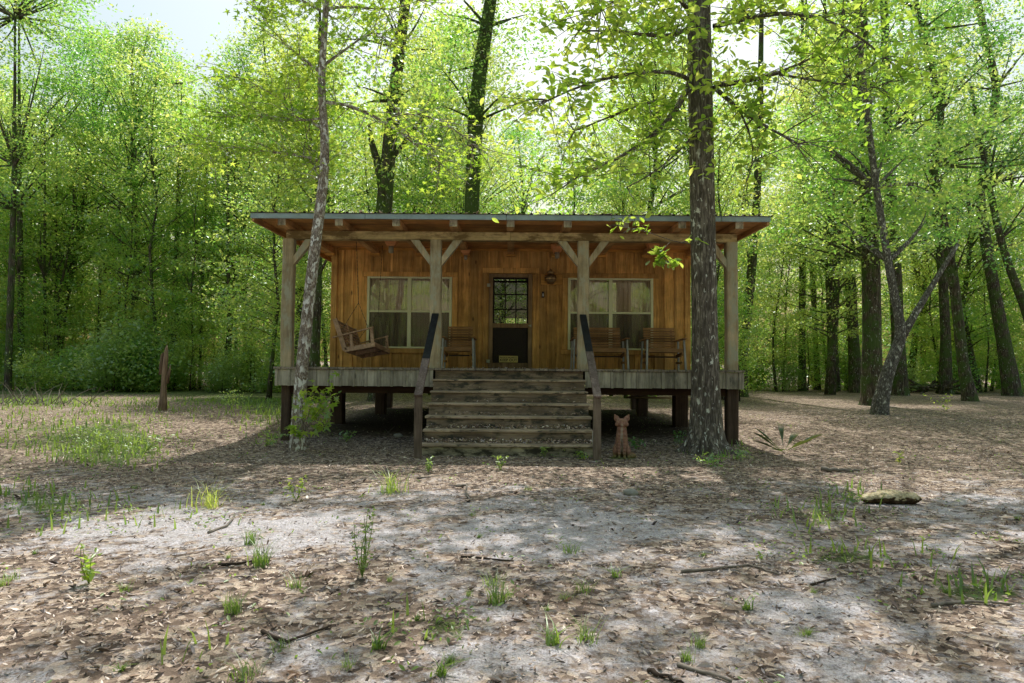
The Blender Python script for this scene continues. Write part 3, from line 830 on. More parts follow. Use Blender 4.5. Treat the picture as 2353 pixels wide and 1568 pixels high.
e = empty('bottle_opener', (bx_, YW - .05, bz_), 'small dark plaque with a pale bottle opener on the wall under the lantern', 'bottle opener')
mb = MB(); mb.box(bx_ - .03, bx_ + .03, YW - .055, YW - .032, bz_ - .07, bz_ + .06); part(mb, 'plaque', M['innerdoor'], e, .003)
mb = MB(); mb.lathe((bx_, YW - .07, bz_ - .05), [(.006, 0), (.012, .02), (.012, .05), (.006, .07)], 10); part(mb, 'opener', M['white'], e)

# ------------------------------------------------------------------ porch furniture
def chair(cx, cy_, w_, label, name='slatted_armchair', cat='chair', group='slatted porch chairs', rz=0):
    e = empty(name, (cx, cy_, ZD + .004), label, cat, group); z = ZD + .004
    h = w_ / 2
    bk = MB(); nb = 9
    for i in range(nb):
        t = i / (nb - 1); zz = z + .44 + t * .42; yy = cy_ + .24 + t * .14
        bk.bar((cx - h + .07, yy, zz), (cx + h - .07, yy, zz), .02, .042, (0, -.15, 1))
    for s in (-1, 1): bk.bar((cx + s * (h - .14), cy_ + .24, z + .36), (cx + s * (h - .14), cy_ + .40, z + .88), .04, .025, (0, 1, 0))
    part(bk, 'backrest', M['chair'], e, .003)
    st = MB()
    for i in range(6):
        yy = cy_ - .26 + i * .09; zz = z + .415 - i * .012
        st.bar((cx - h + .055, yy, zz), (cx + h - .055, yy, zz), .075, .02)
    st.bar((cx - h + .05, cy_ - .305, z + .385), (cx + h - .05, cy_ - .305, z + .385), .02, .075)
    part(st, 'seat', M['chair'], e, .003)
    for s in (-1, 1):
        x = cx + s * (h - .03)
        lg = MB(); lg.bar((x + s * .02, cy_ - .33, z), (x, cy_ - .28, z + .60), .035, .055, (0, 1, 0)); part(lg, 'leg', M['chairleg'], e, .003)
        lg = MB(); lg.bar((x + s * .02, cy_ + .26, z), (x, cy_ + .22, z + .60), .035, .055, (0, 1, 0)); part(lg, 'leg', M['chairleg'], e, .003)
        ar = MB(); ar.bar((x, cy_ - .36, z + .625), (x, cy_ + .34, z + .60), .085, .025); part(ar, 'armrest', M['chair'], e, .004)
        rl = MB(); rl.bar((x - s * .03, cy_ - .28, z + .33), (x - s * .03, cy_ + .26, z + .27), .03, .07); rl.bar((x - s * .025, cy_ - .26, z + .14), (x - s * .025, cy_ + .24, z + .14), .03, .045); part(rl, 'side_rail', M['chair'], e, .003)
    ap = MB(); ap.box(cx - h + .12, cx + h - .12, cy_ - .1, cy_ + .2, z + .25, z + .275); part(ap, 'under_frame', M['inner'], e)
chair(-1.09, 14.05, .66, 'slatted wooden armchair beside the left post and the screen door')
chair(1.79, 14.05, 1.12, 'wide two-seat slatted bench under the right window', 'slatted_bench', 'bench', None)
chair(3.09, 14.0, .80, 'slatted wooden armchair right of the bench, beside the big tree trunk')
# hanging swing, built in its own tilted frame
O = Vector((-3.12, 12.8, 1.64)); U = Vector((0, 1.55, -.09)); Vv = Vector((.53, 0, .10)); B = Vector((-.19, 0, .55)); Wn = Vector((-.02, 0, .06))
sw_ = empty('porch_swing', O, 'slatted wooden porch swing hanging tilted at the left end of the porch', 'swing')
def q(u, v, b, z=0): return O + U * u + Vv * v + B * b + Vector((0, 0, z))
mb = MB()
for i in range(7): mb.bar(q(0, .06 + i * .145, 0, .035), q(1, .06 + i * .145, 0, .035), .062, .02, (-.18, 0, 1))
part(mb, 'seat', M['swing'], sw_, .003)
mb = MB()
for i in range(8): mb.bar(q(.0, 0, .12 + i * .118, .02), q(1, 0, .12 + i * .118, .02), .02, .05, tuple(B))
part(mb, 'backrest', M['swing'], sw_, .003)
for u in (0, .5, 1):
    mb = MB(); mb.bar(q(u, -.02, -.02), q(u, -.02, 1.06), .04, .085, (1, 0, .3)); mb.bar(q(u, -.02, 0), q(u, 1.02, 0), .04, .085); part(mb, 'side_frame', M['swing'], sw_, .003)
mb = MB(); mb.bar(q(-.01, 1.02, 0), q(1.01, 1.02, 0), .025, .09); mb.bar(q(-.01, 0, 0), q(1.01, 0, 0), .025, .09); part(mb, 'front_rail', M['swing'], sw_, .003)
for u in (.0, 1):
    mb = MB(); mb.bar(q(u, -.28, .5, -.02) , q(u, .98, 0, .33), .09, .024)
    part(mb, 'armrest', M['swing'], sw_, .003)
    mb = MB(); mb.bar(q(u, .96, 0, .0), q(u, .90, 0, .32), .035, .06, (1, 0, 0)); mb.bar(q(u, .22, 0, .02), q(u, .18, 0, .27), .035, .05, (1, 0, 0)); part(mb, 'arm_post', M['swing'], sw_, .003)
for u, hx in ((.02, -2.97), (.98, -2.75)):
    top = Vector((hx, O.y + U.y * u, zr(13.5) + .12)); knot = top.lerp(O + U * u + Vv * .5, .62)
    mb = MB()
    def chain(a, b):
        n = int((b - a).length / .035); d = (b - a).normalized()
        for i in range(n):
            p = a + d * (i + .5) * .035; s = Vector((1, 0, 0)) if i % 2 else Vector((0, 1, 0))
            mb.bar(p - d * .022, p + d * .022, .011, .003 + .0, tuple(s))
    chain(top, knot); chain(knot, q(u, 1.0, 0, .02)); chain(knot, q(u, 0, .6))
    part(mb, 'chain', M['metal'], sw_)

# pipe and cable under the floor
o = MB(); o.tube([at(1440, 912, 15.2), at(1500, 913, 15.2), at(1620, 915, 15.4)], [.025] * 3, 8)
tag(o.build('water_pipe', M['pipe']), 'pale horizontal pipe under the right half of the cabin floor', 'pipe')

# ------------------------------------------------------------------ fox statue
def blobmesh(name, parts, voxel, mat, parent, smooth=4):
    """parts: (centre, radii, rotation euler) ellipsoids or ('c', a, b, ra, rb) capsules, fused by remeshing into one surface"""
    import bmesh
    bm = bmesh.new()
    for p in parts:
        if p[0] == 'c':
            _, a, b, ra, rb = p; a = Vector(a); b = Vector(b); n = 7
            for i in range(n + 1):
                t = i / n; c = a.lerp(b, t); r = ra + (rb - ra) * t
                bmesh.ops.create_icosphere(bm, subdivisions=2, radius=1, matrix=Matrix.Translation(c) @ Matrix.Diagonal((r, r, r, 1)))
        elif p[0] == 'k':      # cone (ear)
            _, a, b, ra, rb = p; a = Vector(a); b = Vector(b); d = b - a
            mt = Matrix.Translation((a + b) / 2) @ d.to_track_quat('Z', 'Y').to_matrix().to_4x4() @ Matrix.Diagonal((1, .45, 1, 1))
            bmesh.ops.create_cone(bm, cap_ends=True, segments=14, radius1=ra, radius2=rb, depth=d.length, matrix=mt)
        else:
            c, r, e = p
            mt = Matrix.Translation(c) @ Matrix.Rotation(R(e[2]), 4, 'Z') @ Matrix.Rotation(R(e[1]), 4, 'Y') @ Matrix.Rotation(R(e[0]), 4, 'X') @ Matrix.Diagonal((*r, 1))
            bmesh.ops.create_icosphere(bm, subdivisions=3, radius=1, matrix=mt)
    me = bpy.data.meshes.new(name); bm.to_mesh(me); bm.free()
    o = bpy.data.objects.new(name, me); C.objects.link(o)
    r = o.modifiers.new('r', 'REMESH'); r.mode = 'VOXEL'; r.voxel_size = voxel
    s = o.modifiers.new('s', 'SMOOTH'); s.iterations = smooth; s.factor = .5
    bpy.context.view_layer.update()
    m2 = bpy.data.meshes.new_from_object(o.evaluated_get(bpy.context.evaluated_depsgraph_get()))
    bpy.data.objects.remove(o)
    m2.polygons.foreach_set('use_smooth', [True] * len(m2.polygons)); m2.materials.clear(); m2.materials.append(mat)
    return link(name, m2, parent)

m, nt, out = newmat('red_fox_paint'); g = N(nt)
o_ = g.obj(); sep = g.n('ShaderNodeSeparateXYZ', ins={0: o_})
ax = g.math('ABSOLUTE', sep.outputs[0])
wid = g.ramp(g.math('ADD', g.math('MULTIPLY', ax, 12.0), g.math('MULTIPLY', g.noise(o_, 25, 4, .6), .35)), [(.32, 1.0), (.42, 0.0)])
front = g.ramp(g.math('MULTIPLY', sep.outputs[1], -6.0), [(.05, 0.0), (.25, 1.0)])
low = g.ramp(sep.outputs[2], [(.10, .9), (.45, .5), (.52, 0.0)])
f = g.math('MULTIPLY', g.math('MULTIPLY', wid, front), low)
col = g.ramp(g.noise(o_, 30, 5, .6), [(.3, (.20, .105, .075)), (.6, (.34, .185, .13)), (.8, (.48, .33, .26))])
col = g.mix(f, col, (.58, .52, .44))
moss = g.ramp(g.math('ADD', sep.outputs[2], g.math('MULTIPLY', g.noise(o_, 18, 3, .6), .12)), [(.08, 1.0), (.16, 0.0)])
col = g.mix(moss, col, (.13, .13, .04))
g.princ(out, col, .85, g.bump(g.noise(o_, 90, 4, .6), .5, .004), .2); M['fox'] = m
fp = gnd(1428, 1052)
fox = empty('fox_statue', fp, 'weathered red brown fox statue sitting upright at the right foot of the steps', 'statue', rz=R(-8))
parts = [((0, .10, .14), (.115, .13, .14), (0, 0, 0)),            # haunch mass
         ((-.085, .05, .10), (.05, .10, .09), (0, 0, 0)), ((.085, .05, .10), (.05, .10, .09), (0, 0, 0)),
         ('c', (0, .09, .20), (0, -.01, .42), .105, .075),         # back and chest
         ('c', (0, -.01, .40), (0, -.02, .49), .066, .056),        # neck
         ((0, -.03, .525), (.086, .078, .062), (10, 0, 0)),          # skull
         ((-.06, -.04, .50), (.042, .04, .036), (0, 0, 0)), ((.06, -.04, .50), (.042, .04, .036), (0, 0, 0)),
         ('c', (0, -.07, .505), (0, -.155, .485), .036, .018),     # muzzle
         ((0, -.172, .489), (.013, .012, .011), (0, 0, 0)),
         ((-.074, -.01, .580), (.042, .018, .052), (0, -28, 0)), ((.074, -.01, .580), (.042, .018, .052), (0, 28, 0)), ((-.096, -.01, .622), (.016, .012, .028), (0, -28, 0)), ((.096, -.01, .622), (.016, .012, .028), (0, 28, 0)),
         ('c', (-.042, -.045, .34), (-.038, -.075, .03), .042, .024), ('c', (.042, -.045, .34), (.038, -.075, .03), .042, .024),
         ((-.04, -.10, .018), (.026, .04, .02), (0, 0, 0)), ((.04, -.10, .018), (.026, .04, .02), (0, 0, 0)),
         ((-.10, -.02, .022), (.032, .07, .024), (0, 0, 0)), ((.10, -.02, .022), (.032, .07, .024), (0, 0, 0)),
         ('c', (.06, .20, .05), (.17, .05, .035), .04, .045), ('c', (.17, .05, .035), (.13, -.05, .035), .045, .02)]
fb = blobmesh('fox_body', parts, .007, M['fox'], fox, 3)
mb = MB()
for s in (-1, 1): mb.lathe((s * .027, -.092, .515), [(.001, 0), (.007, .004), (.008, .009), (.005, .014)], 10)
o = mb.build('eye', M['ink'], fox)
bs = MB(); bs.lathe((0, .02, -.04), [(.20, 0), (.19, .04), (.15, .05), (.10, .055)], 20)
bs.build('mossy_base', M['concrete'], fox)

# ------------------------------------------------------------------ hand placed trees
class Tree:
    def __init__(s, name, base, label, barkm, leafm, cat='tree', group=None):
        s.e = empty(name, base, label, cat, group); s.w = MB(); s.P = []; s.base = Vector(base); s.bm = barkm; s.lm = leafm; s.extra = []
    def trunk(s, pts, rad, n=16, wob=.05):
        # resample for a smooth limb
        out, rr = [], []
        for i in range(len(pts) - 1):
            a, b = Vector(pts[i]), Vector(pts[i + 1]); k = max(2, int((b - a).length / .35))
            for j in range(k):
                t = j / k; out.append(a.lerp(b, t)); rr.append(rad[i] + (rad[i + 1] - rad[i]) * t)
        out.append(Vector(pts[-1])); rr.append(rad[-1])
        for _ in range(2):
            out = [out[0]] + [(out[i - 1] + out[i] * 2 + out[i + 1]) / 4 for i in range(1, len(out) - 1)] + [out[-1]]
        s.w.tube(out, rr, n, True, wob, rnd.uniform(0, 6)); return out
    def limb(s, pts, r0, r1, tw=.55, dens=7, per=16, spread=.22, twl=.9, flat=.5, start=.15):
        """a bough with twigs and leaves on its outer part"""
        pl = s.trunk(pts, [r0 + (r1 - r0) * i / (len(pts) - 1) for i in range(len(pts))], 8, .04)
        L = len(pl)
        for i in range(int(L * start), L):
            for k in range(dens if i < L - 1 else dens * 2):
                if rnd.random() > tw: continue
                a = pl[i]; t = (pl[min(i + 1, L - 1)] - pl[max(i - 1, 0)]).normalized()
                d = Vector((rnd.uniform(-1, 1), rnd.uniform(-1, 1), rnd.uniform(-.45, .6))).normalized() + t * .6
                l = twl * rnd.uniform(.35, 1)
                b = a + d.normalized() * l; b.z -= .12 * l
                cv = curve(a, b, 5, .08, rnd)
                s.w.tube(cv, [.008, .007, .006, .005, .003], 5, False)
                for _ in range(per):
                    tt = rnd.uniform(.25, 1.05); p = cv[0].lerp(cv[-1], tt)
                    s.P.append((p.x + rnd.gauss(0, spread * .5), p.y + rnd.gauss(0, spread * .5), p.z + rnd.gauss(0, spread * .5 * flat)))
    def clumps(s, pts, per=200, spread=(.6, .6, .25)):
        for p in pts:
            s.extra.append(np.array(p)[None] + rs.normal(size=(per, 3)) * np.array(spread)[None])
    def done(s, size, tmpl=T_LEAF, upbias=.7, esize=None, trunkname='trunk'):
        s.w.v = [tuple(Vector(v) - s.base) for v in s.w.v]
        s.w.build(trunkname, s.bm, s.e)
        if s.P: link('crown', leaves('crown', np.array(s.P) - np.array(s.base), size, s.lm, tmpl, upbias), s.e)
        if s.extra: link('crown', leaves('upper_crown', np.concatenate(s.extra) - np.array(s.base), esize or size, s.lm, T_LEAF, upbias), s.e)

# A: the big trunk in front of the porch
gA = gnd(1622, 1040); YA = gA.y
A = Tree('oak_tree', gA, 'big tree with thick grey brown lichen spotted trunk standing right in front of the porch', M['bark_big'], M['leaf_near'])
pts = [gA + Vector((0, 0, -.15)), gA + Vector((0, 0, .05)), gA + Vector((.0, 0, .3)), at(1621, 900, YA), at(1619, 750, YA), at(1614, 500, YA), at(1608, 200, YA), at(1604, -60, YA), at(1600, -500, YA + .3), at(1570, -1100, YA + .9)]
A.trunk(pts, [.42, .35, .265, .225, .205, .198, .19, .18, .15, .08], 34, .035)
for k in range(7):   # root flare
    a = k * .9 + .3; d = Vector((math.cos(a), math.sin(a), 0))
    A.w.tube([gA + d * .12 + Vector((0, 0, .42)), gA + d * .24 + Vector((0, 0, .15)), gA + d * .40 + Vector((0, 0, .0)), gA + d * .62 + Vector((0, 0, -.09))], [.10, .10, .075, .03], 9, True, .08, k)
def pl(pts): return [at(x, y, Y) for x, y, Y in pts]
kw = dict(tw=.8, dens=5, per=18, spread=.30, twl=1.1)
A.limb(pl([(1588, 180, YA), (1560, 250, YA - .3), (1500, 315, YA - .7), (1420, 365, YA - 1.1), (1330, 405, YA - 1.4)]), .06, .012, **kw)
A.limb(pl([(1588, 185, YA), (1545, 160, YA - .5), (1460, 165, YA - 1), (1340, 190, YA - 1.4), (1260, 230, YA - 1.6)]), .04, .01, **kw)
A.limb(pl([(1590, 60, YA), (1530, 90, YA - .7), (1440, 70, YA - 1.2), (1330, 70, YA - 1.6)]), .04, .01, **kw)
A.limb(pl([(1590, 40, YA), (1550, -30, YA - .8), (1450, -20, YA - 1.4), (1380, 20, YA - 1.9)]), .04, .01, **kw)
A.limb(pl([(1560, 250, YA - .3), (1500, 220, YA - .2), (1400, 270, YA), (1320, 300, YA + .2)]), .03, .01, **kw)
A.limb(pl([(1645, 195, YA), (1700, 190, YA - .4), (1790, 170, YA - .8), (1880, 125, YA - 1.1)]), .05, .012, **kw)
A.limb(pl([(1640, 200, YA), (1700, 255, YA - .5), (1760, 290, YA - .9), (1830, 330, YA - 1.2)]), .04, .01, **kw)
A.limb(pl([(1640, 60, YA), (1720, 40, YA - .5), (1830, 20, YA - 1), (1950, 60, YA - 1.4), (2030, 130, YA - 1.6)]), .045, .01, **kw)
A.limb(pl([(1790, 170, YA - .8), (1900, 190, YA - 1.2), (2010, 200, YA - 1.5)]), .02, .008, **kw)
A.limb(pl([(1640, -20, YA), (1740, -60, YA - .5), (1900, -30, YA - 1.2), (1980, 10, YA - 1.5)]), .04, .01, **kw)
A.limb(pl([(1600, 300, YA), (1560, 350, YA - .5), (1500, 400, YA - .8), (1440, 430, YA - .9)]), .02, .008, tw=.5, dens=2, per=8, spread=.2, twl=.5)
A.limb(pl([(1700, 255, YA - .5), (1740, 340, YA - .5), (1720, 400, YA - .3)]), .018, .006, tw=.5, dens=3, per=9, spread=.2, twl=.6)
A.limb(pl([(1590, 560, YA - .1), (1540, 555, YA - .4), (1490, 530, YA - .6), (1430, 520, YA - .7)]), .008, .004, tw=.6, dens=2, per=8, spread=.14, twl=.3, start=.2)
A.limb(pl([(1540, 555, YA - .4), (1510, 580, YA - .5), (1530, 600, YA - .5)]), .005, .003, tw=.6, dens=2, per=8, spread=.12, twl=.2, start=.2)

# B: slim leaning tree with star leaves, left
gB = gnd(684, 1034); YB_ = gB.y
Bt = Tree('sweetgum_tree', gB, 'slim leaning tree with mottled pale bark and star shaped leaves before the left porch post', M['bark_sap'], M['leaf_star'])
tp = [gB + Vector((0, 0, -.1))] + pl([(683, 1010, YB_), (688, 900, YB_), (700, 780, YB_), (714, 640, YB_), (735, 480, YB_), (750, 370, YB_), (743, 260, YB_), (736, 200, YB_), (744, 90, YB_), (752, -40, YB_), (760, -300, YB_ + .2), (740, -600, YB_ + .5)])
Bt.trunk(tp, [.15, .115, .10, .097, .09, .082, .072, .062, .058, .05, .045, .035, .015], 18, .05)
kw = dict(tw=.8, dens=6, per=24, spread=.32, twl=1.0)
Bt.limb(pl([(748, 234, YB_), (800, 238, YB_ + .2), (880, 272, YB_ + .4), (950, 330, YB_ + .5), (1010, 375, YB_ + .5)]), .032, .008, **kw)
Bt.limb(pl([(880, 272, YB_ + .4), (960, 250, YB_ + .6), (1040, 290, YB_ + .8), (1085, 330, YB_ + .8)]), .014, .005, **kw)
Bt.limb(pl([(746, 378, YB_), (700, 352, YB_ + .3), (640, 352, YB_ + .6), (560, 340, YB_ + .9), (470, 330, YB_ + 1.2)]), .03, .008, **kw)
Bt.limb(pl([(742, 170, YB_), (690, 130, YB_ + .3), (630, 80, YB_ + .6), (590, 20, YB_ + .9)]), .028, .008, **kw)
Bt.limb(pl([(742, 150, YB_), (800, 110, YB_ + .3), (860, 60, YB_ + .5), (900, 90, YB_ + .6)]), .024, .006, **kw)
Bt.limb(pl([(745, 300, YB_), (690, 260, YB_ + .4), (620, 210, YB_ + .8), (560, 180, YB_ + 1.1)]), .024, .006, **kw)
Bt.limb(pl([(745, 270, YB_), (680, 280, YB_ + .4), (600, 270, YB_ + .6), (520, 260, YB_ + .8)]), .02, .006, **kw)
Bt.limb(pl([(748, 30, YB_), (690, 0, YB_ + .4), (640, -40, YB_ + .7)]), .024, .006, **kw)
Bt.limb(pl([(748, 20, YB_), (820, 10, YB_ + .4), (900, 30, YB_ + .7), (960, 0, YB_ + .8)]), .024, .006, **kw)
Bt.limb(pl([(748, 420, YB_), (720, 400, YB_ + .4), (700, 300, YB_ + .7), (690, 200, YB_ + .8)]), .024, .006, **kw)
# sprout at its foot
gS = gnd(700, 1010)
sp = Tree('sweetgum_sprout', gS, 'bright green leafy sprout growing against the foot of the slim leaning tree', M['twig'], M['leaf_star'], 'sapling')
for a, b in (((700, 985), (765, 868)), ((695, 990), (690, 905)), ((700, 990), (745, 925)), ((705, 1000), (755, 960)), ((692, 1000), (670, 985)), ((700, 990), (720, 890)), ((700, 990), (775, 905))):
    cv = curve(at(a[0], a[1], YB_ - .22), at(b[0], b[1], YB_ - .4 - rnd.random() * .2), 6, .07, rnd)
    sp.w.tube(cv, [.006, .005, .005, .004, .003, .002], 5, False)
    for t in range(20):
        p = cv[0].lerp(cv[-1], .35 + .7 * t / 19); sp.P.append((p.x + rnd.gauss(0, .045), p.y + rnd.gauss(0, .05), p.z + rnd.gauss(0, .035)))
sp.done(.15, T_STAR, .35, trunkname='stem')

# overhead canopy: unseen leaf clumps placed above the frame to shade the yard; light gets through where the photo shows sun
BRIGHT = [(120, 955, 420, 38, .8), (480, 925, 260, 24, .7), (430, 1225, 430, 72, 1.0), (80, 1330, 260, 80, .95), (1080, 1098, 470, 38, 1.0), (700, 1115, 220, 32, .8), (60, 1130, 200, 30, .55), (200, 1040, 230, 26, .5),
          (2260, 1195, 190, 75, 1.0), (2120, 1110, 260, 26, .8), (1850, 955, 220, 34, .85), (2150, 930, 300, 22, .5), (1120, 1237, 95, 16, .85), (560, 1345, 150, 40, .8), (420, 1440, 160, 50, .6), (2330, 1330, 120, 60, .7), (330, 1500, 120, 30, .4), (1560, 1090, 180, 18, .5), (1430, 1065, 90, 16, .9), (2060, 1138, 130, 34, 1.0)]
gxs, gys = np.meshgrid(np.arange(-16, 18, .42), np.arange(2.8, 22, .42)); gxs = gxs.ravel() + rs.uniform(-.2, .2, gxs.size); gys = gys.ravel() + rs.uniform(-.2, .2, gys.size)
pr = project(np.stack([gxs, gys, np.zeros_like(gxs)], 1)); br = np.zeros(len(gxs))
for cx, cyy, rx, ry, k in BRIGHT:
    d2 = ((pr[:, 0] - cx) / rx) ** 2 + ((pr[:, 1] - cyy) / ry) ** 2
    br = np.maximum(br, k * (1 - ss(.55, 1.25, d2)))
keep = (rs.rand(len(gxs)) < (1 - br) * np.where((pr[:, 0] > 1450) & (pr[:, 1] > 1080) & (pr[:, 1] < 1420), .5, 1.0) * (.62 + .9 * (fbm(gxs * .8, gys * .8, 55) > .42))) & ~((np.abs(gxs) < 4.6) & (gys > 10.2) & (gys < 18))
keep &= ~((gys > 12) & (pr[:, 0] < 660)) & ~((gys > 13) & (pr[:, 0] > 1700) & (rs.rand(len(gxs)) < .5))
gxs, gys = gxs[keep], gys[keep]
hh = rs.uniform(10.5, 15, len(gxs)) + np.maximum(gys - 8, 0) * .9
sd_ = np.array(SD) / SD.z
cc = np.stack([gxs, gys, np.zeros_like(gxs)], 1) + sd_[None] * hh[:, None]
near = cc[:, 0] > -1.5 + 0 * cc[:, 0]
def bright_at(P):
    g_ = P - sd_[None] * P[:, 2:3]; g_[:, 2] = 0; q_ = project(g_); b_ = np.zeros(len(P))
    for cx, cyy, rx, ry, k in BRIGHT: b_ = np.maximum(b_, k * (1 - ss(.6, 1.05, ((q_[:, 0] - cx) / rx) ** 2 + ((q_[:, 1] - cyy) / ry) ** 2)))
    return b_
def on_log(P):
    g_ = P - sd_[None] * P[:, 2:3]; g_[:, 2] = 0; q_ = project(g_)
    return (((q_[:, 0] - 2056) / 110) ** 2 + ((q_[:, 1] - 1138) / 30) ** 2 < 1).astype(float)
A.clumps(cc[near], 30, (.3, .3, .2)); Bt.clumps(cc[~near], 30, (.3, .3, .2))
# boughs carrying them
for T_, sel, top in ((A, cc[near], Vector(at(1600, -500, YA + .3))), (Bt, cc[~near], Vector(at(760, -300, YB_ + .2)))):
    for j in range(0, len(sel), 45):
        T_.w.tube(curve(top + Vector((0, 0, rnd.uniform(-1, 2))), sel[j], 6, .06, rnd), [.05, .045, .04, .03, .02, .01], 6, False)
for T_ in (A, Bt):
    E_ = np.concatenate(T_.extra); T_.extra = [E_[rs.rand(len(E_)) > bright_at(E_) * .99]]
    E_ = np.array(T_.P); T_.P = E_[rs.rand(len(E_)) > (bright_at(E_) > .75) * ((.5 if T_ is A else .62) + .45 * on_log(E_) * (T_ is A))].tolist()
A.done(.14, T_OVAL, .9, .17)
Bt.done(.115, T_STAR, .9, .15)

# ------------------------------------------------------------------ woodland prototypes
def proto(kind, seed):
    r = random.Random(seed); q_ = np.random.RandomState(seed); w_ = MB(); cl = []
    if kind == 'tall':      # 18 m, bare lower trunk
        H, r0 = 18, .2; z0, z1, rad, ncl, per, sp_ = (5.5 if seed % 2 else 3.0), 18, 3.7, 92, 170, (.58, .58, .17)
    elif kind == 'slim':    # 11 m
        H, r0 = 11, .07; z0, z1, rad, ncl, per, sp_ = 1.8, 11, 2.0, 50, 120, (.46, .46, .13)
    elif kind == 'under':   # 5 m understory
        H, r0 = 4.6, .035; z0, z1, rad, ncl, per, sp_ = .5, 4.8, 1.5, 32, 110, (.36, .36, .11)
    else:                   # shrub 1.6 m
        H, r0 = 1.3, .02; z0, z1, rad, ncl, per, sp_ = .1, 1.5, .95, 26, 70, (.25, .25, .14)
    bend = [Vector((r.uniform(-1, 1), r.uniform(-1, 1), 0)) * H * .02 for _ in range(7)]
    path = []; c = Vector((0, 0, 0))
    for i in range(8):
        path.append(Vector((c.x, c.y, H * i / 7 - (.2 if i == 0 else 0)))); c += bend[i % 7]
    w_.tube(path, [r0 * (1.45 if i == 0 else 1) * (1 - .85 * i / 7) for i in range(8)], 12 if kind == 'tall' else 7, True, .05, seed)
    for i in range(ncl):
        t = (i + r.random()) / ncl; z = z0 + (z1 - z0) * t
        prof = math.sin(math.pi * min(1, .12 + t * .9)) ** .6
        a = r.uniform(0, 6.28); rr = rad * prof * (r.random() ** .55)
        tz = min(z, H * .97); k = tz / H * 7; b0 = path[min(int(k), 6)].lerp(path[min(int(k) + 1, 7)], k - int(k))
        p = b0 + Vector((math.cos(a) * rr, math.sin(a) * rr, z - tz + r.uniform(-.3, .3) * sp_[2]))
        p.z = max(p.z, sp_[2])
        st = path[min(int(k * .82), 6)].lerp(path[min(int(k * .82) + 1, 7)], k * .82 - int(k * .82))
        if rr > .3 * rad: w_.tube(curve(st, p, 5, .07, r), [r0 * .22 * f for f in (1.1, .9, .7, .45, .2)], 5, False)
        cl.append(np.array(p)[None] + q_.normal(size=(per, 3)) * np.array(sp_)[None])
    return w_, np.concatenate(cl)

PROTO = {}
SPEC = {'tall': (.15, 'bark_dark', 4), 'slim': (.13, 'bark_dark', 4), 'under': (.11, 'twigdark', 3), 'shrub': (.105, 'twigdark', 3)}
MATS = {'tall': ('leaf_bright', 'leaf_mid', 'leaf_bright', 'leaf_mid'), 'slim': ('leaf_bright', 'leaf_mid', 'leaf_bright', 'leaf_bright'), 'under': ('leaf_bright', 'leaf_bright', 'leaf_bright'), 'shrub': ('leaf_bright', 'shrubpale', 'leaf_mid')}
def trunkmesh(mb, name, mat):
    me = bpy.data.meshes.new(name); me.from_pydata(mb.v, [], mb.f); me.materials.append(M[mat])
    me.polygons.foreach_set('use_smooth', mb.smooth); return me
for kd, (ls, bk_, nv) in SPEC.items():
    for v_ in range(nv):
        mb, Pn = proto(kd, 100 + v_ * 7 + len(kd) * 31)
        PROTO[kd, v_] = (trunkmesh(mb, 'trunk', bk_), leaves('crown', Pn, ls, M[MATS[kd][v_]], T_LEAF, .55))

def plant(kd, x, y, s=1.0, v_=None, sz=None, name=None, label=None, group=None, cat='tree', lean=0.0):
    v_ = rnd.randrange(SPEC[kd][2]) if v_ is None else v_
    e = empty(name, (x, y, gzf(x, y)), label, cat, group, rnd.uniform(0, 6.28))
    e.scale = (s, s, sz or s)
    e.rotation_euler[0] = lean * rnd.uniform(-1, 1); e.rotation_euler[1] = lean * rnd.uniform(-1, 1)
    t, c = PROTO[kd, v_]
    link('trunk' if cat == 'tree' else 'stems', t, e); link('crown' if cat == 'tree' else 'foliage', c, e)
    return e
def X(px, Y): return at(px, 850, Y).x

# traced trunks: (name, label, [(px,py)...], Y, [radius px], bark, crown kind/scale)
def traced(name, label, pts, Y, wpx, barkm, crown='tall', leafm='leaf_mid', n=14, lift=None, group=None, forks=(), vine=False):
    base = at(pts[0][0], pts[0][1], Y); base.z = gzf(base.x, base.y)
    t = Tree(name, base, label, M[barkm], M[leafm], group=group)
    P3 = [base + Vector((0, 0, -.15)), base + Vector((0, 0, .12))] + [at(x, y, Y) for x, y in pts[1:]]
    rr = [w_ / 2 / F * Y for w_ in wpx]; rr = [rr[0] * 1.25, rr[0] * 1.0] + [q * .92 for q in rr[1:]]
    last = P3[-1]; d = (P3[-1] - P3[-2]).normalized()
    if lift is None: lift = pts[-1][1] < 60
    if lift: P3.append(last + d * 5); rr.append(rr[-1] * .5)
    t.trunk(P3, rr, n, .05)
    for fpts, fw in forks:
        t.trunk([at(x, y, Y) for x, y in fpts], [w_ / 2 / F * Y for w_ in fw], 10, .05)
    rq = random.Random(int(pts[0][0]))
    if crown:
        cpts = []
        for (x, y, ry_) in crown:
            c0 = at(x, y, Y + ry_); cpts.append(c0)
            st = min(P3, key=lambda p: (p - c0).length + (0 if p.z < c0.z else 2)); t.w.tube(curve(st, c0, 6, .06, rq), [.06, .05, .04, .03, .02, .01], 6, False)
        for c_ in cpts: t.clumps([c_ + Vector((rq.gauss(0, .8), rq.gauss(0, .8), rq.gauss(0, .5))) for _q in range(3)], 90, (.5, .5, .14))
    if vine:
        for i in range(2, len(P3) - 1):
            a, b = P3[i], P3[i + 1]
            for k in range(500):
                p = a.lerp(b, rq.random()); an = rq.uniform(0, 6.28); r_ = rr[i] * rq.uniform(1.0, 1.5)
                if rq.random() < (.5 if 4 <= i <= 6 else .12): t.P.append((p.x + math.cos(an) * r_, p.y + math.sin(an) * r_, p.z))
    t.done(.11, T_LEAF, .6, .15); return t

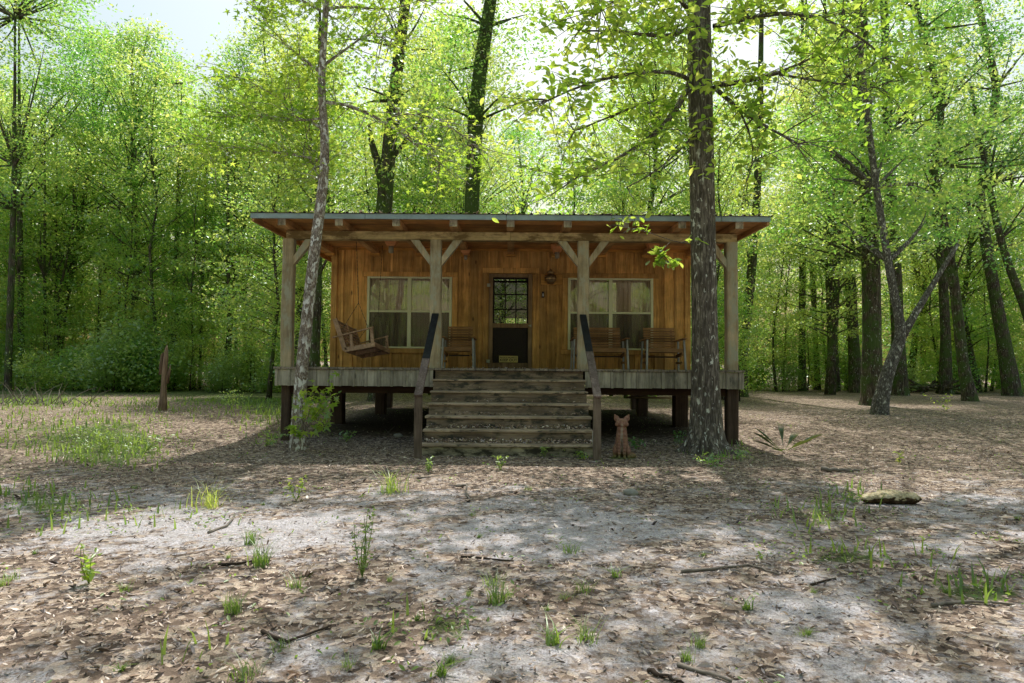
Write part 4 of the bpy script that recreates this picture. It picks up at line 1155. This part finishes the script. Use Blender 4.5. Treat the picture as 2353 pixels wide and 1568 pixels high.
rr_ = random.Random(5)
def cr(x0, x1, y0, y1, n, dy=1.5): return [(rr_.uniform(x0, x1), rr_.uniform(y0, y1), rr_.uniform(-dy, dy)) for _ in range(n)]
traced('oak_tree', 'dark forked tree behind the roof, left of the vine covered one, with a broken limb', [(872, 870), (880, 500), (890, 380), (905, 230), (918, 110), (935, -20)], 24, [52, 40, 36, 34, 28, 24], 'bark_dark', cr(780, 1010, -60, 260, 16), 'leaf_bright',
       forks=[([(880, 440), (868, 370), (852, 330), (848, 285)], [22, 18, 14, 6])])
traced('oak_tree', 'tall vine covered tree rising behind the middle of the roof', [(1080, 870), (1082, 500), (1088, 380), (1092, 280), (1103, 150), (1118, 60), (1132, -30)], 23, [46, 37, 36, 38, 36, 34, 30], 'bark_vine', cr(1000, 1230, -80, 250, 14), 'leaf_mid', vine=True)
traced('oak_tree', 'tall straight dark trunk right of the cabin, behind the forked pale tree', [(2003, 930), (2003, 780), (2000, 600), (1990, 400), (1982, 200), (1975, -20)], 23.5, [52, 44, 42, 38, 34, 30], 'bark_dark', cr(1800, 2180, -100, 570, 46), 'leaf_mid')
traced('forked_tree', 'pale grey tree forking low into two slanting limbs, right of the cabin', [(2020, 948), (2032, 870), (2060, 800), (2074, 765), (2060, 710), (2040, 600), (2012, 430), (1990, 250), (1975, 100), (1970, -20)], 18.6, [38, 32, 28, 25, 21, 19, 17, 15, 13, 10], 'bark_grey', [(a_, b_, abs(c_) + .8) for a_, b_, c_ in cr(1860, 2140, 60, 520, 22, 1.5)], 'leaf_bright',
       forks=[([(2070, 775), (2105, 715), (2150, 640), (2200, 560)], [20, 15, 12, 9])])
traced('oak_tree', 'thick brown trunk just right of the forked pale tree', [(2068, 902), (2062, 760), (2056, 620), (2048, 500), (2040, 300), (2030, -20)], 33, [36, 30, 29, 28, 24, 18], 'bark_dark', cr(1940, 2220, -60, 540, 28), 'leaf_mid')
traced('oak_tree', 'crooked dark tree at right, its foot nearer than the trunks around it', [(2228, 920), (2212, 840), (2200, 720), (2190, 640), (2160, 480), (2140, 380), (2165, 250), (2115, 70), (2100, -20)], 27, [32, 26, 25, 24, 22, 20, 16, 14, 12], 'bark_dark', cr(2080, 2400, -60, 570, 34), 'leaf_deep')
traced('oak_tree', 'straight mid-brown trunk left of the crooked dark tree', [(2172, 893), (2172, 780), (2166, 640), (2150, 480), (2140, 100)], 36, [30, 24, 22, 20, 14], 'bark_dark', cr(2080, 2260, -40, 330, 10), 'leaf_bright')
traced('oak_tree', 'leaning dark trunk near the right edge with its top tilting left', [(2325, 890), (2308, 800), (2288, 690), (2268, 580), (2250, 450), (2290, 200), (2240, -20)], 34, [40, 32, 28, 26, 20, 18, 16], 'bark_dark', cr(2150, 2450, -60, 560, 30), 'leaf_mid')
traced('oak_tree', 'slanting lichen speckled trunk cut by the right edge of the view', [(2420, 900), (2352, 700), (2320, 620), (2298, 550), (2270, 420), (2230, 200)], 29, [26, 20, 19, 17, 14, 9], 'bark_dark', cr(2200, 2420, 200, 520, 10), 'leaf_bright')
for i, (px, w_, Yv, tx, lab) in enumerate([(1843, 16, 40, 0, 'thin dark trunk, first of the row beyond the clearing right of the cabin'), (1912, 17, 38, -8, 'slim brown trunk in the middle of the row right of the cabin'),
        (1966, 26, 37, -14, 'stouter leaning trunk just left of the tall straight one'), (1878, 12, 42, -12, 'thin slanting trunk between two straight ones beyond the clearing'),
        (1705, 22, 30, 20, 'dark leaning trunk close behind the right porch post'), (1945, 10, 44, -3, 'faint thin trunk in shade beyond the clearing, left of the stout one'), (2120, 12, 44, 4, 'distant thin trunk between the forked tree and the straight brown one'),
        (2100, 10, 46, -3, 'very thin far trunk just right of the forked tree')]):
    traced('woodland_tree', lab, [(px, 892), (px - 1 + tx * .3, 780), (px + tx, 640), (px + tx * 1.6, 480), (px + tx * 2, 300), (px + tx * 2.2, 40)], Yv, [w_ * 1.2, w_, w_, w_ * .9, w_ * .8, w_ * .5], 'bark_dark', cr(px - 90, px + 90, -20, 520, 12), ('leaf_mid', 'leaf_bright')[i % 2], 10)
traced('oak_tree', 'tall dark slender trunk standing alone behind the broken snag, left', [(396, 895), (400, 760), (404, 600), (410, 450), (412, 350), (418, 190)], 35, [17, 14, 13, 11, 9, 1], 'bark_dark', cr(320, 500, 190, 420, 16), 'leaf_bright', 10)
for i, (px, py, w_, Yv, tx, lab) in enumerate([(18, 900, 15, 30, 8, 'dark thick trunk at the far left edge behind leaves'), (50, 900, 14, 33, -3, 'slimmer trunk right of the thick one at the left edge'), (103, 893, 7, 34, 0, 'thin grey sapling stem, leftmost of the pair near the brush heap'),
        (125, 893, 6, 36, 3, 'thin brown sapling stem beside the grey one'), (225, 890, 7, 38, 5, 'thin straight stem left of the pale shrub'), (272, 885, 7, 37, 2, 'pale thin stem above the pale shrub'), (315, 880, 7, 40, -2, 'dark crooked thin stem right above the pale shrub'), (345, 878, 6, 41, 3, 'very thin stem left of the tall slender trunk'),
        (458, 888, 7, 35, 8, 'thin stem leaning right of the tall slender trunk'), (528, 885, 9, 34, -3, 'darker of the twin thin trunks left of the cabin'), (543, 885, 7, 36, -2, 'lighter of the twin thin trunks left of the cabin'), (560, 884, 6, 37, 6, 'thin leaning stem between the twin trunks and the cabin'),
        (722, 500, 24, 22, 6, 'dark trunk directly behind the slim leaning tree above the roof')]):
    traced('woodland_sapling', lab, [(px, 892), (px + tx * .4, 780), (px + tx, 640), (px + tx * 1.6, 480), (px + tx * 1.9, 380), (px + tx * 2.1, 40 if px < 60 or w_ > 12 else 230)], Yv, [w_ * 1.1, w_, w_, w_ * .85, w_ * .7, w_ * (.3 if px < 60 or w_ > 12 else .08)], 'bark_dark' if i != 5 else 'bark_grey', (cr(px - 130, px + 150, -90, 480, 40, 2) if px < 100 else cr(px - 70, px + 70, 260, 620, 10, 1)), ('leaf_bright', 'leaf_mid')[i % 2], 9)

# ------------------------------------------------------------------ filler trees of the wood
def top_limit(px):
    """how high (photo units) the tree tops reach at the left, where sky shows"""
    return float(np.interp(px, [-400, 235, 262, 330, 350, 410, 430, 545, 565, 3000], [-250, -200, 80, 50, 20, 20, 160, 160, -150, -250]))
def zone(kd, n, px0, px1, Y0, Y1, s0, s1, label, name, group, cat='tree', lean=.03, vs=None, mind=1.2):
    got = []; tries = 0
    while len(got) < n and tries < n * 30:
        tries += 1
        Yv = rnd.uniform(Y0, Y1); px = rnd.uniform(px0, px1); x = X(px, Yv)
        if abs(x) < 5.2 and Yv < 21.5: continue
        if any((x - a) ** 2 + (Yv - b) ** 2 < mind ** 2 for a, b in got): continue
        s = rnd.uniform(s0, s1)
        H = {'tall': 18.5, 'slim': 11.3, 'under': 5, 'shrub': 1.6}[kd]
        hw = {'tall': 95, 'slim': 45}.get(kd, 0)
        lim = (850 - max(top_limit(px + d_) for d_ in (-hw, 0, hw))) / F * Yv + 1.28
        if px > -200 and px < 700:
            if H * s > lim:
                if lim < H * .45: continue
                s = lim / H
        got.append((x, Yv))
        plant(kd, x, Yv, s, None if vs is None else rnd.choice(vs), None, name, label, group, cat, lean)
zone('slim', 26, -150, 650, 32, 48, .9, 1.5, 'slender leafy tree in the dense bright wood left of the cabin', 'woodland_tree', 'slender trees in the wood left of the cabin')
zone('under', 28, -150, 660, 31, 42, .7, 1.3, 'bushy young tree in the undergrowth along the left edge of the clearing', 'young_tree', 'young trees along the left edge of the clearing')
zone('shrub', 34, -100, 680, 29.5, 36, .7, 1.5, 'low leafy shrub at the left edge of the clearing', 'shrub', 'low shrubs along the left edge of the clearing', 'shrub')
zone('tall', 15, -420, 660, 33, 52, 1.0, 1.5, 'tall leafy tree standing behind the slender ones left of the cabin', 'tall_tree', 'tall trees behind the left wood', mind=2.2)
zone('tall', 12, 620, 1650, 27, 46, .85, 1.2, 'tall leafy tree rising behind the cabin roof', 'tall_tree', 'tall trees behind the cabin roof', mind=3.5)
zone('slim', 20, 600, 1720, 24, 36, .8, 1.2, 'slender leafy tree growing close behind the cabin', 'woodland_tree', 'slender trees close behind the cabin', mind=1.8)
zone('tall', 12, 1650, 2650, 34, 56, .9, 1.2, 'tall leafy tree deep in the wood right of the cabin', 'tall_tree', 'tall trees in the right wood', mind=3.5)
zone('slim', 24, 1640, 2500, 38, 54, .8, 1.2, 'slender leafy tree beyond the clearing right of the cabin', 'woodland_tree', 'slender trees in the right wood')
zone('under', 26, 1640, 2450, 40, 52, .7, 1.2, 'bushy young tree at the back of the shaded clearing on the right', 'young_tree', 'young trees at the back of the right clearing')
zone('shrub', 16, 1640, 2450, 38, 44, .8, 1.5, 'low leafy shrub at the back of the shaded clearing on the right', 'shrub', 'low shrubs at the back of the right clearing', 'shrub')
zone('under', 14, 640, 1700, 23, 34, .8, 1.2, 'bushy young tree hidden mostly behind the cabin', 'young_tree', 'young trees behind the cabin')
# unseen trees added at the photographer's back for pane reflections and porch bounce light
for i, (x, y, s) in enumerate([(-8, -11, .8), (-3, -14, .9), (4, -13, .85), (10, -10, .8), (-14, -6, .9), (16, -5, .85), (0, -19, 1.1), (-10, -18, 1.1), (10, -18, 1.1), (-19, -12, 1.0), (20, -13, 1.0), (-21, 0, .9), (22, 1, .9)]):
    plant('tall', x, y, s, (i % 2) * 2, None, 'tall_tree', 'unseen tall tree added behind the viewer for pane reflections and porch bounce light', 'trees added behind the viewer for reflections and bounce light')

# pale shrub, big and lit, left
for (px, py, s) in ((300, 893, 2.0), (345, 893, 1.6), (262, 894, 1.5), (625, 890, 1.3)):
    p = gnd(px, py + 15); p.y = 30.5 - (px == 262) * 1.2; p.x = X(px, p.y)
    plant('shrub', p.x, p.y, s, 1, None, 'shrub', {300: 'largest pale leafy shrub shining at the left edge of the clearing', 345: 'pale shrub right of the largest one, behind the snag', 262: 'pale low shrub in front and left of the largest one', 625: 'pale shrub just left of the cabin corner'}[px], 'pale shining shrubs', 'shrub')
# far wood: one leafy mass behind everything
n = 42000
th = rs.uniform(-1.05, 1.05, n); rd = rs.uniform(58, 74, n); zz = rs.uniform(0, 1, n) ** .9
lim = np.array([top_limit(1176 + F * math.tan(t_)) for t_ in th])
hmax = np.clip((850 - np.maximum(lim, 150)) / F * rd * np.cos(th), 5, 26)
xx = np.sin(th) * rd; yy = np.cos(th) * rd
lump = .55 + .7 * fbm(th * 14, rd * .02, 91)
Pf = np.stack([xx, yy, .3 + zz * hmax * lump + rs.normal(size=n) * .5], 1)
tag(link('far_wood', leaves('far_wood', Pf, .62, M['leaf_bright'], T_LEAF, .4)), 'distant mass of green woodland beyond the near trees', 'woodland', kind='stuff')

# ------------------------------------------------------------------ snag, log, stones, sticks
sb = gnd(374, 942)
mb = MB(); Ys = sb.y
cv = [sb + Vector((0, 0, -.1))] + [at(x, y, Ys) for x, y in ((375, 920), (376, 890), (378, 850), (381, 820), (382, 800), (384, 792))]
mb.tube(cv, [.115, .085, .07, .068, .06, .036, .006], 14, True, .26, 2)
mb.tube([at(371, 860, Ys + .02), at(371, 835, Ys + .03), at(373, 815, Ys + .03), at(376, 808, Ys)], [.06, .05, .035, .006], 9, True, .3, 5)
mb.tube([at(382, 880, Ys), at(389, 850, Ys), at(391, 838, Ys)], [.05, .03, .005], 8, True, .3, 1)
tag(mb.build('tree_snag', M['snag'], None, 0, sb), 'short broken bare tree snag standing in the clearing left of the cabin', 'snag')

lb = gnd(2055, 1158)
m, nt, out = newmat('rotten_log'); g = N(nt); o_ = g.obj()
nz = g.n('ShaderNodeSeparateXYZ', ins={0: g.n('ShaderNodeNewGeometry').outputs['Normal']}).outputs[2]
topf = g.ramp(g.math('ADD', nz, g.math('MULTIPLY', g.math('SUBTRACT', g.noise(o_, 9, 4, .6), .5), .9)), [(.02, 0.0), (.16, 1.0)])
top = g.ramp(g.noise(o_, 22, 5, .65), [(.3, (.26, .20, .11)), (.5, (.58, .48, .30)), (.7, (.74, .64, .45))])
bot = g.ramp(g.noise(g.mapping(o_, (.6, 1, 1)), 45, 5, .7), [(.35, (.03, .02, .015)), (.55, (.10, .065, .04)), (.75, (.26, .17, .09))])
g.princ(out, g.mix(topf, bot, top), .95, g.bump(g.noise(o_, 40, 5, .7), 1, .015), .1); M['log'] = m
parts = [((.0, 0, .055), (.24, .085, .065), (0, 0, 3)), ((.14, .01, .055), (.15, .08, .06), (0, 3, -5)), ((-.17, .02, .05), (.13, .07, .05), (0, -6, 8)), ((.02, .03, .09), (.16, .06, .035), (0, 4, 0))]
le = blobmesh('fallen_log_chunk', parts, .009, M['log'], None, 2); le.location = lb + Vector((0, .05, 0))
dm = le.modifiers.new('d', 'DISPLACE'); tx = bpy.data.textures.new('lumps', 'CLOUDS'); tx.noise_scale = .05; dm.texture = tx; dm.strength = .03; dm.mid_level = .5
tag(le, 'squat chunk of decaying log with pale top lying on the ground at right', 'log')
for px, py, s, lab in ((1449, 1136, .085, 'pale flat stone lying before the fox statue'), (1708, 1043, .075, 'larger pale stone at the right foot of the big trunk'), (1690, 1042, .05, 'smaller knobbly pale stone beside the bigger one at the big trunk'), (915, 1003, .09, 'flat grey stone under the porch left of the steps')):
    p = gnd(px, py)
    st = blobmesh('stone', [((0, 0, .03), (s, s * .7, s * .55), (0, 8, 20)), ((s * .4, .01, .02), (s * .6, s * .6, s * .4), (0, -10, 0))], .012, M['stone'], None, 1); st.location = p + Vector((0, 0, -.01))
    dm = st.modifiers.new('d', 'DISPLACE'); dm.texture = tx; dm.strength = .02
    tag(st, lab, 'stone', 'stones')
def stick(pts, r, lab, mat='twig', name='fallen_branch', sub=()):
    mb = MB(); P3 = [gnd(x, y) + Vector((0, 0, r * .8 + dz)) for x, y, dz in pts]
    out = []
    for i in range(len(P3) - 1):
        for k in range(5): out.append(P3[i].lerp(P3[i + 1], k / 5) + Vector((rnd.uniform(-1, 1), rnd.uniform(-1, 1), rnd.uniform(-.3, .6))) * r * .7)
    out.append(P3[-1]); mb.tube(out, [r * (1 - .55 * i / len(out)) for i in range(len(out))], 7, True, .1)
    for s_ in sub:
        Q = [gnd(x, y) + Vector((0, 0, r * .6 + dz)) for x, y, dz in s_]; mb.tube(Q, [r * .5] * (len(Q) - 1) + [r * .2], 6)
    tag(mb.build(name, M[mat]), lab, 'branch', 'fallen branches on the yard')
stick([(1063, 1120, .0), (1050, 1122, .02), (1072, 1124, .03), (1074, 1145, 0)], .016, 'short crooked pale branch standing out of the leaves before the steps')
stick([(1885, 1082, 0), (1930, 1084, .0), (1975, 1085, 0)], .03, 'thick short rotten branch left of the log chunk')
stick([(500, 1300, 0), (620, 1290, 0)], .010, 'thin dark stick lying in the bright patch at left', 'twigdark')
stick([(1565, 1315, 0), (1650, 1308, 0), (1720, 1300, 0), (1790, 1322, 0)], .011, 'long thin grey stick in the shade right of centre')
stick([(2140, 1395, 0), (2210, 1385, 0), (2330, 1392, 0)], .012, 'long grey stick near the lower right', 'twig')
stick([(1490, 1545, 0), (1530, 1560, 0), (1570, 1575, 0)], .012, 'thick dark stick at the bottom edge of the view', 'twigdark')
stick([(1060, 1280, 0), (1180, 1290, 0)], .008, 'thin dark stick in the middle of the sandy patch', 'twigdark')
stick([(600, 1455, 0), (660, 1480, 0), (760, 1440, 0)], .010, 'curved dark stick on the pale sand at lower left', 'twigdark')
stick([(960, 1100, 0), (1080, 1085, 0), (1190, 1060, .05)], .010, 'long pale stick before the lowest step')
stick([(1560, 1530, 0), (1680, 1570, 0)], .011, 'grey stick at the bottom right of centre')
stick([(480, 1225, .0), (520, 1210, 0), (540, 1190, .02)], .012, 'pale bent twig in the bright sand at left')
stick([(1860, 1345, 0), (1920, 1330, 0)], .008, 'little dark twig above the bare sand spot', 'twigdark')
# brush heap and twigs at the far left
bh_ = gnd(110, 930); mb = MB()
for k in range(46):
    a = bh_ + Vector((rnd.uniform(-1.4, 1.2), rnd.uniform(-.5, .5), 0)); a.z = gzf(a.x, a.y) + .02
    d = Vector((rnd.uniform(-1, 1), rnd.uniform(-1, 1), rnd.uniform(.1, .9))).normalized() * rnd.uniform(.4, 1.0)
    mb.tube(curve(a, a + d, 5, .1, rnd), [.014, .011, .008, .006, .003], 5, False)
tag(mb.build('brush_heap', M['twig'], None, 0, bh_), 'heap of pale dead twigs at the left edge of the clearing', 'brush heap')
mb = MB(); p0, p1 = at(200, 906, 31), at(310, 904, 31); p0.z = gzf(p0.x, 31) + .12; p1.z = gzf(p1.x, 31) + .08
mb.tube([p0, p0.lerp(p1, .5) + Vector((0, 0, .05)), p1], [.16, .13, .06], 10, True, .12)
tag(mb.build('fallen_log', M['bark_dark']), 'dark fallen log lying at the foot of the pale shrub', 'log')
bp = gnd(2145, 893); bp.y = 36; bp.x = X(2145, 36); bp.z = gzf(bp.x, 36); mb = MB()
for k in range(30):
    a = bp + Vector((rnd.uniform(-1.3, 1.3), rnd.uniform(-.5, .5), rnd.uniform(0, .5)))
    d = Vector((rnd.uniform(-1, 1), rnd.uniform(-1, 1), rnd.uniform(-.1, .5))).normalized() * rnd.uniform(.5, 1.2)
    mb.tube(curve(a, a + d, 4, .08, rnd), [.08, .07, .05, .03], 6)
tag(mb.build('log_pile', M['bark_dark']), 'dark heap of old logs between two trunks in the right wood', 'log pile')
# roof debris
mb = MB(); a = Vector((1.45, 11.7, 3.955)); mb.tube([a + Vector((-.25, .2, 0)), a, a + Vector((.28, .1, .06))], [.02, .03, .012], 7)
tag(mb.build('fallen_branch', M['twigdark']), 'dark dead branch lying on the roof edge', 'branch', 'fallen branches on the roof')

# leaves and needles caught on the roof
n = 1500; xr_ = rs.uniform(-4.4, 4.35, n); yr_ = 11.44 + rs.rand(n) ** 1.6 * 6
tag(link('roof_leaves', leaves('roof_leaves', np.stack([xr_, yr_, zr(yr_) + .205 + rs.rand(n) * .02], 1), .06, M['dry'], T_DRY, 1.0)), 'dry leaves caught on the tin roof', 'fallen leaves', kind='stuff')
# leaves on the steps
P = []
for i, k in ((2, 10), (3, 30), (4, 80), (5, 300), (6, 450)):
    z = ZD - RZ * i; y0 = YF - GY * i
    n = k; yy = y0 + .02 + rs.rand(n) ** .6 * (GY - .04); P.append(np.stack([rs.uniform(SX0 + .05, SX1 - .05, n), np.minimum(yy, y0 + GY - .01), np.full(n, z + .01) + rs.rand(n) * .02 + .05 * ((yy - y0) / GY) ** 3], 1))
P.append(np.stack([rs.uniform(SX0, SX1, 60), rs.uniform(YF - .02, YF + .5, 60), np.full(60, ZD + .01)], 1))
tag(link('step_leaves', leaves('step_leaves', np.concatenate(P), .05, M['dry'], T_DRY, 1.2)), 'dry leaves gathered on the treads of the steps', 'fallen leaves', kind='stuff')

# ------------------------------------------------------------------ low plants
def blades(name, n, hgt, spread, width, seed, mat, droop=.4, segs=3):
    q_ = np.random.RandomState(seed); V = []
    t = np.linspace(0, 1, segs + 1)
    for i in range(n):
        b = q_.normal(size=2) * spread * .35; a = q_.uniform(0, 6.28); d = np.array([math.cos(a), math.sin(a)]); h = hgt * q_.uniform(.45, 1.1); out_ = h * droop * q_.uniform(.3, 1.3)
        sd2 = np.array([-d[1], d[0]]) * width * .5
        for k in range(segs + 1):
            c = b + d * out_ * t[k] ** 1.8; z = h * t[k] * (1 - .25 * droop * t[k]); w_ = sd2 * (1 - t[k] * .96)
            V += [(c[0] - w_[0], c[1] - w_[1], z), (c[0] + w_[0], c[1] + w_[1], z)]
    return npmesh(name, np.array(V), [(2 * k, 2 * k + 1, 2 * k + 3, 2 * k + 2) for k in range(segs)], 2 * (segs + 1), n, mat)
TUFT = [blades('grass_tuft', 60, .19, .07, .006, 3, M['weed'], .8), blades('grass_tuft', 34, .16, .10, .007, 4, M['weed'], 1.0), blades('grass_tuft', 60, .26, .16, .006, 5, M['leaf_near'], 1.0), blades('grass_tuft', 20, .12, .05, .013, 6, M['weed'], 1.2)]
tufts = [(900, 1130, 2, 1.4, 'bright yellow green grass tuft in the sun left of the steps'), (480, 1165, 2, 1.3, 'feathery grass tuft on the left, in the half shade above the bright sand'), (575, 1250, 0, .9, 'small upright grass tuft in the bright sand at left'),
         (598, 1300, 0, 1.2, 'dense green grass tuft at the lower edge of the bright sand'), (680, 1350, 1, .7, 'dark low grass tuft between pale sand and litter, left'), (535, 1410, 0, .9, 'spiky upright grass tuft at lower left'), (560, 1560, 1, .8, 'broad bladed grass tuft at the bottom edge, left of centre'),
         (865, 1490, 3, 1.0, 'broad leaved green rosette at the bottom, left of centre'), (1010, 1550, 3, .9, 'broad leaved rosette cut by the bottom edge'), (1140, 1385, 0, 1.0, 'bright grass tuft in the middle foreground'), (1130, 1345, 1, .7, 'small tuft above the middle foreground grass'),
         (1270, 1480, 3, 1.1, 'spreading green rosette right of the centre foreground'), (1345, 1470, 1, .8, 'upright little tuft beside the spreading rosette'), (1415, 1325, 3, .8, 'green rosette in the shade, centre right'), (1340, 1360, 1, .7, 'thin pale tuft in the shade, centre right'),
         (1715, 1400, 3, .8, 'bright low plant left of the bare sand spot'), (1310, 1270, 1, .8, 'small tuft on the grey sand'), (1100, 1235, 3, .5, 'tiny seedling rosette beside the sunny patch in the sand')]
for px, py, v_, s, lab in tufts:
    p = gnd(px, py); o = link('grass_tuft', TUFT[v_]); o.location = p; o.scale = (s, s, s); o.rotation_euler[2] = rnd.uniform(0, 6); tag(o, lab, 'grass', 'grass tufts on the yard')
# sparse grass and seedlings nobody could count
n = 26000; yv = rs.uniform(2.2, 24, n); xv = rs.uniform(-1, 1, n) * (.8 * yv + 1)
gm = green_mask(xv, yv); k = rs.rand(n) < np.clip(gm * 1.2 - .1, 0, 1); xv, yv = xv[k], yv[k]
n = len(xv); zv = gz(xv, yv); V = []
a = rs.uniform(0, 6.28, n); h = rs.uniform(.05, .16, n); o2 = h * rs.uniform(.1, .7, n); wd = .006 + .0006 * yv
for k_, (t, wv) in enumerate(((0, 1), (0, -1), (.55, .7), (.55, -.7), (1, 0))):
    cx_ = xv + np.cos(a) * o2 * t ** 1.7 - np.sin(a) * wd * wv; cy2 = yv + np.sin(a) * o2 * t ** 1.7 + np.cos(a) * wd * wv
    V.append(np.stack([cx_, cy2, zv + h * t], 1))
V = np.stack(V, 1).reshape(-1, 3)
tag(link('grass', npmesh('grass', V, [(0, 1, 3, 2), (2, 3, 4)], 5, n, M['weed'])), 'sparse green grass patches over the leaf covered yard', 'grass', kind='stuff')
n = 14000; yv = rs.uniform(2.2, 26, n); xv = rs.uniform(-1, 1, n) * (.8 * yv + 1)
k = rs.rand(n) < np.clip(green_mask(xv, yv) * .9 + .04, 0, 1); xv, yv = xv[k], yv[k]
cn = np.stack([xv, yv, gz(xv, yv)], 1); cn = np.repeat(cn, 6, 0); cn += rs.normal(size=cn.shape) * np.array([.06, .06, .0]); cn[:, 2] += rs.uniform(.005, .075, len(cn))
tag(link('ground_cover', leaves('ground_cover', cn, .032, M['weed'], T_OVAL, .9)), 'low broad leaved seedlings scattered over the yard', 'ground cover', kind='stuff')

for k in range(38):
    px, py = rnd.uniform(-20, 2370), 1120 + 450 * rnd.random() ** 1.1
    if litter_mask(np.array([gnd(px, py).x]), np.array([gnd(px, py).y]))[0] < .3: continue
    p = gnd(px, py); v_ = rnd.choice((0, 1, 1, 3, 3)); o = link('grass_tuft', TUFT[v_]); o.location = p; q_ = rnd.uniform(.25, .5); o.scale = (q_ * 1.2, q_ * 1.2, q_); o.rotation_euler[2] = rnd.uniform(0, 6)
    tag(o, 'small low green tuft growing through the fallen leaves of the yard', 'grass', 'small low tufts in the leaf litter')
# leafy weeds one can pick out
def weed(px, py, hgt, n, lab, size=.04, width=.08, mat='weed', tmpl=T_OVAL, stems=3, name='weed_plant', cat='plant'):
    b = gnd(px, py); e = empty(name, b, lab, cat, 'single weeds on the yard'); mb = MB(); P = []
    for s_ in range(stems):
        top = Vector((rnd.gauss(0, width), rnd.gauss(0, width), hgt * rnd.uniform(.75, 1.05))); cv = curve(Vector((0, 0, 0)), top, 5, .08, rnd)
        mb.tube(cv, [.004, .0035, .003, .002, .0015], 5, False)
        for k in range(n // stems):
            t = rnd.uniform(.15, 1.0); p = Vector((0, 0, 0)).lerp(top, t); P.append((p.x + rnd.gauss(0, width * .4), p.y + rnd.gauss(0, width * .4), p.z + rnd.gauss(0, .01)))
    mb.build('stem', M['weed'], e); link('foliage', leaves('foliage', np.array(P), size, M[mat], tmpl, .8), e)
weed(832, 1325, .42, 150, 'tall feathery weed standing at the edge of sun and shade, left of centre', .028, .05, stems=5)
weed(205, 1340, .22, 40, 'yellow tipped seedling in the sun at lower left', .06, .05, 'leaf_near')
weed(680, 1150, .26, 40, 'leafy seedling beside the reddish fern, left of the steps', .055, .06, 'leaf_near')
weed(1150, 1080, .2, 40, 'bushy little weed before the lowest step', .05, .05)
weed(985, 1085, .2, 36, 'pale leafy weed in front of the left rail post', .05, .06, 'shrubpale')
weed(1345, 1055, .13, 40, 'round leaved creeper at the right foot of the steps', .05, .12, 'leaf_star')
weed(1250, 1050, .17, 36, 'pale pointed seedling against the lowest step', .05, .05, 'shrubpale')
weed(1462, 1030, .2, 60, 'green weed growing just behind the fox statue', .06, .10, 'leaf_deep')
weed(1560, 1020, .25, 50, 'round leaved vine left of the big trunk', .06, .12, 'leaf_deep')
weed(1640, 1070, .18, 70, 'broad leaved vine spreading at the foot of the big trunk', .06, .16, 'leaf_mid')
weed(1690, 1055, .2, 60, 'leafy clump between the big trunk and the pale stones', .05, .12, 'leaf_mid')
weed(795, 1015, .2, 60, 'dark green weed under the left part of the porch', .055, .10, 'leaf_mid')
weed(610, 1025, .3, 110, 'dense dark green weed left of the slim leaning tree', .055, .16, 'leaf_mid', stems=6)
weed(245, 1035, .35, 200, 'widest green weed thicket on the left of the yard', .055, .30, 'weed', stems=9)
weed(330, 1040, .3, 140, 'smaller green weed thicket right of the widest one', .055, .22, 'weed', stems=7)
weed(530, 935, .5, 160, 'dark bushy weed behind the bright seedlings left of the cabin', .07, .3, 'leaf_mid', stems=6)
weed(2175, 945, .5, 50, 'lanky pale weed below the crooked dark tree', .09, .2, 'leaf_near')
weed(1960, 1155, .12, 60, 'low green weed at the left end of the log chunk', .04, .12)
weed(2065, 1065, .2, 20, 'thin bright seedling in the leaves right of the palmetto', .07, .05, 'leaf_near')
for (px, py, lab) in ((1800, 1040, 'young fan palmetto with splayed blades right of the big trunk'),):
    b = gnd(px, py); e = empty('palmetto_plant', b, lab, 'plant'); V = []; q_ = random.Random(3)
    nb = 0
    for fr in range(8):
        a = -2.9 + fr * .9 + q_.uniform(-.2, .2); L = q_.uniform(.28, .5); el = q_.uniform(.15, 1.0)
        d = Vector((math.cos(a) * math.cos(el), math.sin(a) * math.cos(el) * .6, math.sin(el)))
        hub = d * L * .45
        for k in range(-3, 4):
            dd = (Matrix.Rotation(k * .10, 3, 'Z') @ d).normalized(); s_ = dd.cross(Vector((0, 0, 1))).normalized() * .009
            m_ = hub + dd * L * .45; tp_ = hub + dd * L * .95 + Vector((0, 0, -.05))
            V += [Vector((0, 0, .01)) if k == 0 else hub, m_ - s_, m_ + s_, tp_]; nb += 1
    link('blades', npmesh('blades', np.array([tuple(v) for v in V]), [(0, 1, 3), (0, 3, 2)], 4, nb, M['palm']), e)
# twigs sprouting under the porch
mb = MB()
for (px, py, tx_, ty_) in ((905, 1010, 885, 985), (890, 995, 908, 978), (835, 1040, 862, 1000), (722, 1060, 700, 1020), (840, 1045, 858, 1022)):
    a = gnd(px, py); b = at(tx_, ty_, a.y + .1); mb.tube(curve(a, b, 5, .06, rnd), [.006, .005, .004, .003, .002], 5, False)
tag(mb.build('dead_stems', M['twig']), 'thin bare stems sticking up left of the steps', 'twigs', kind='stuff')
for o in list(bpy.data.objects):
    if '_w' in o: del o['_w']
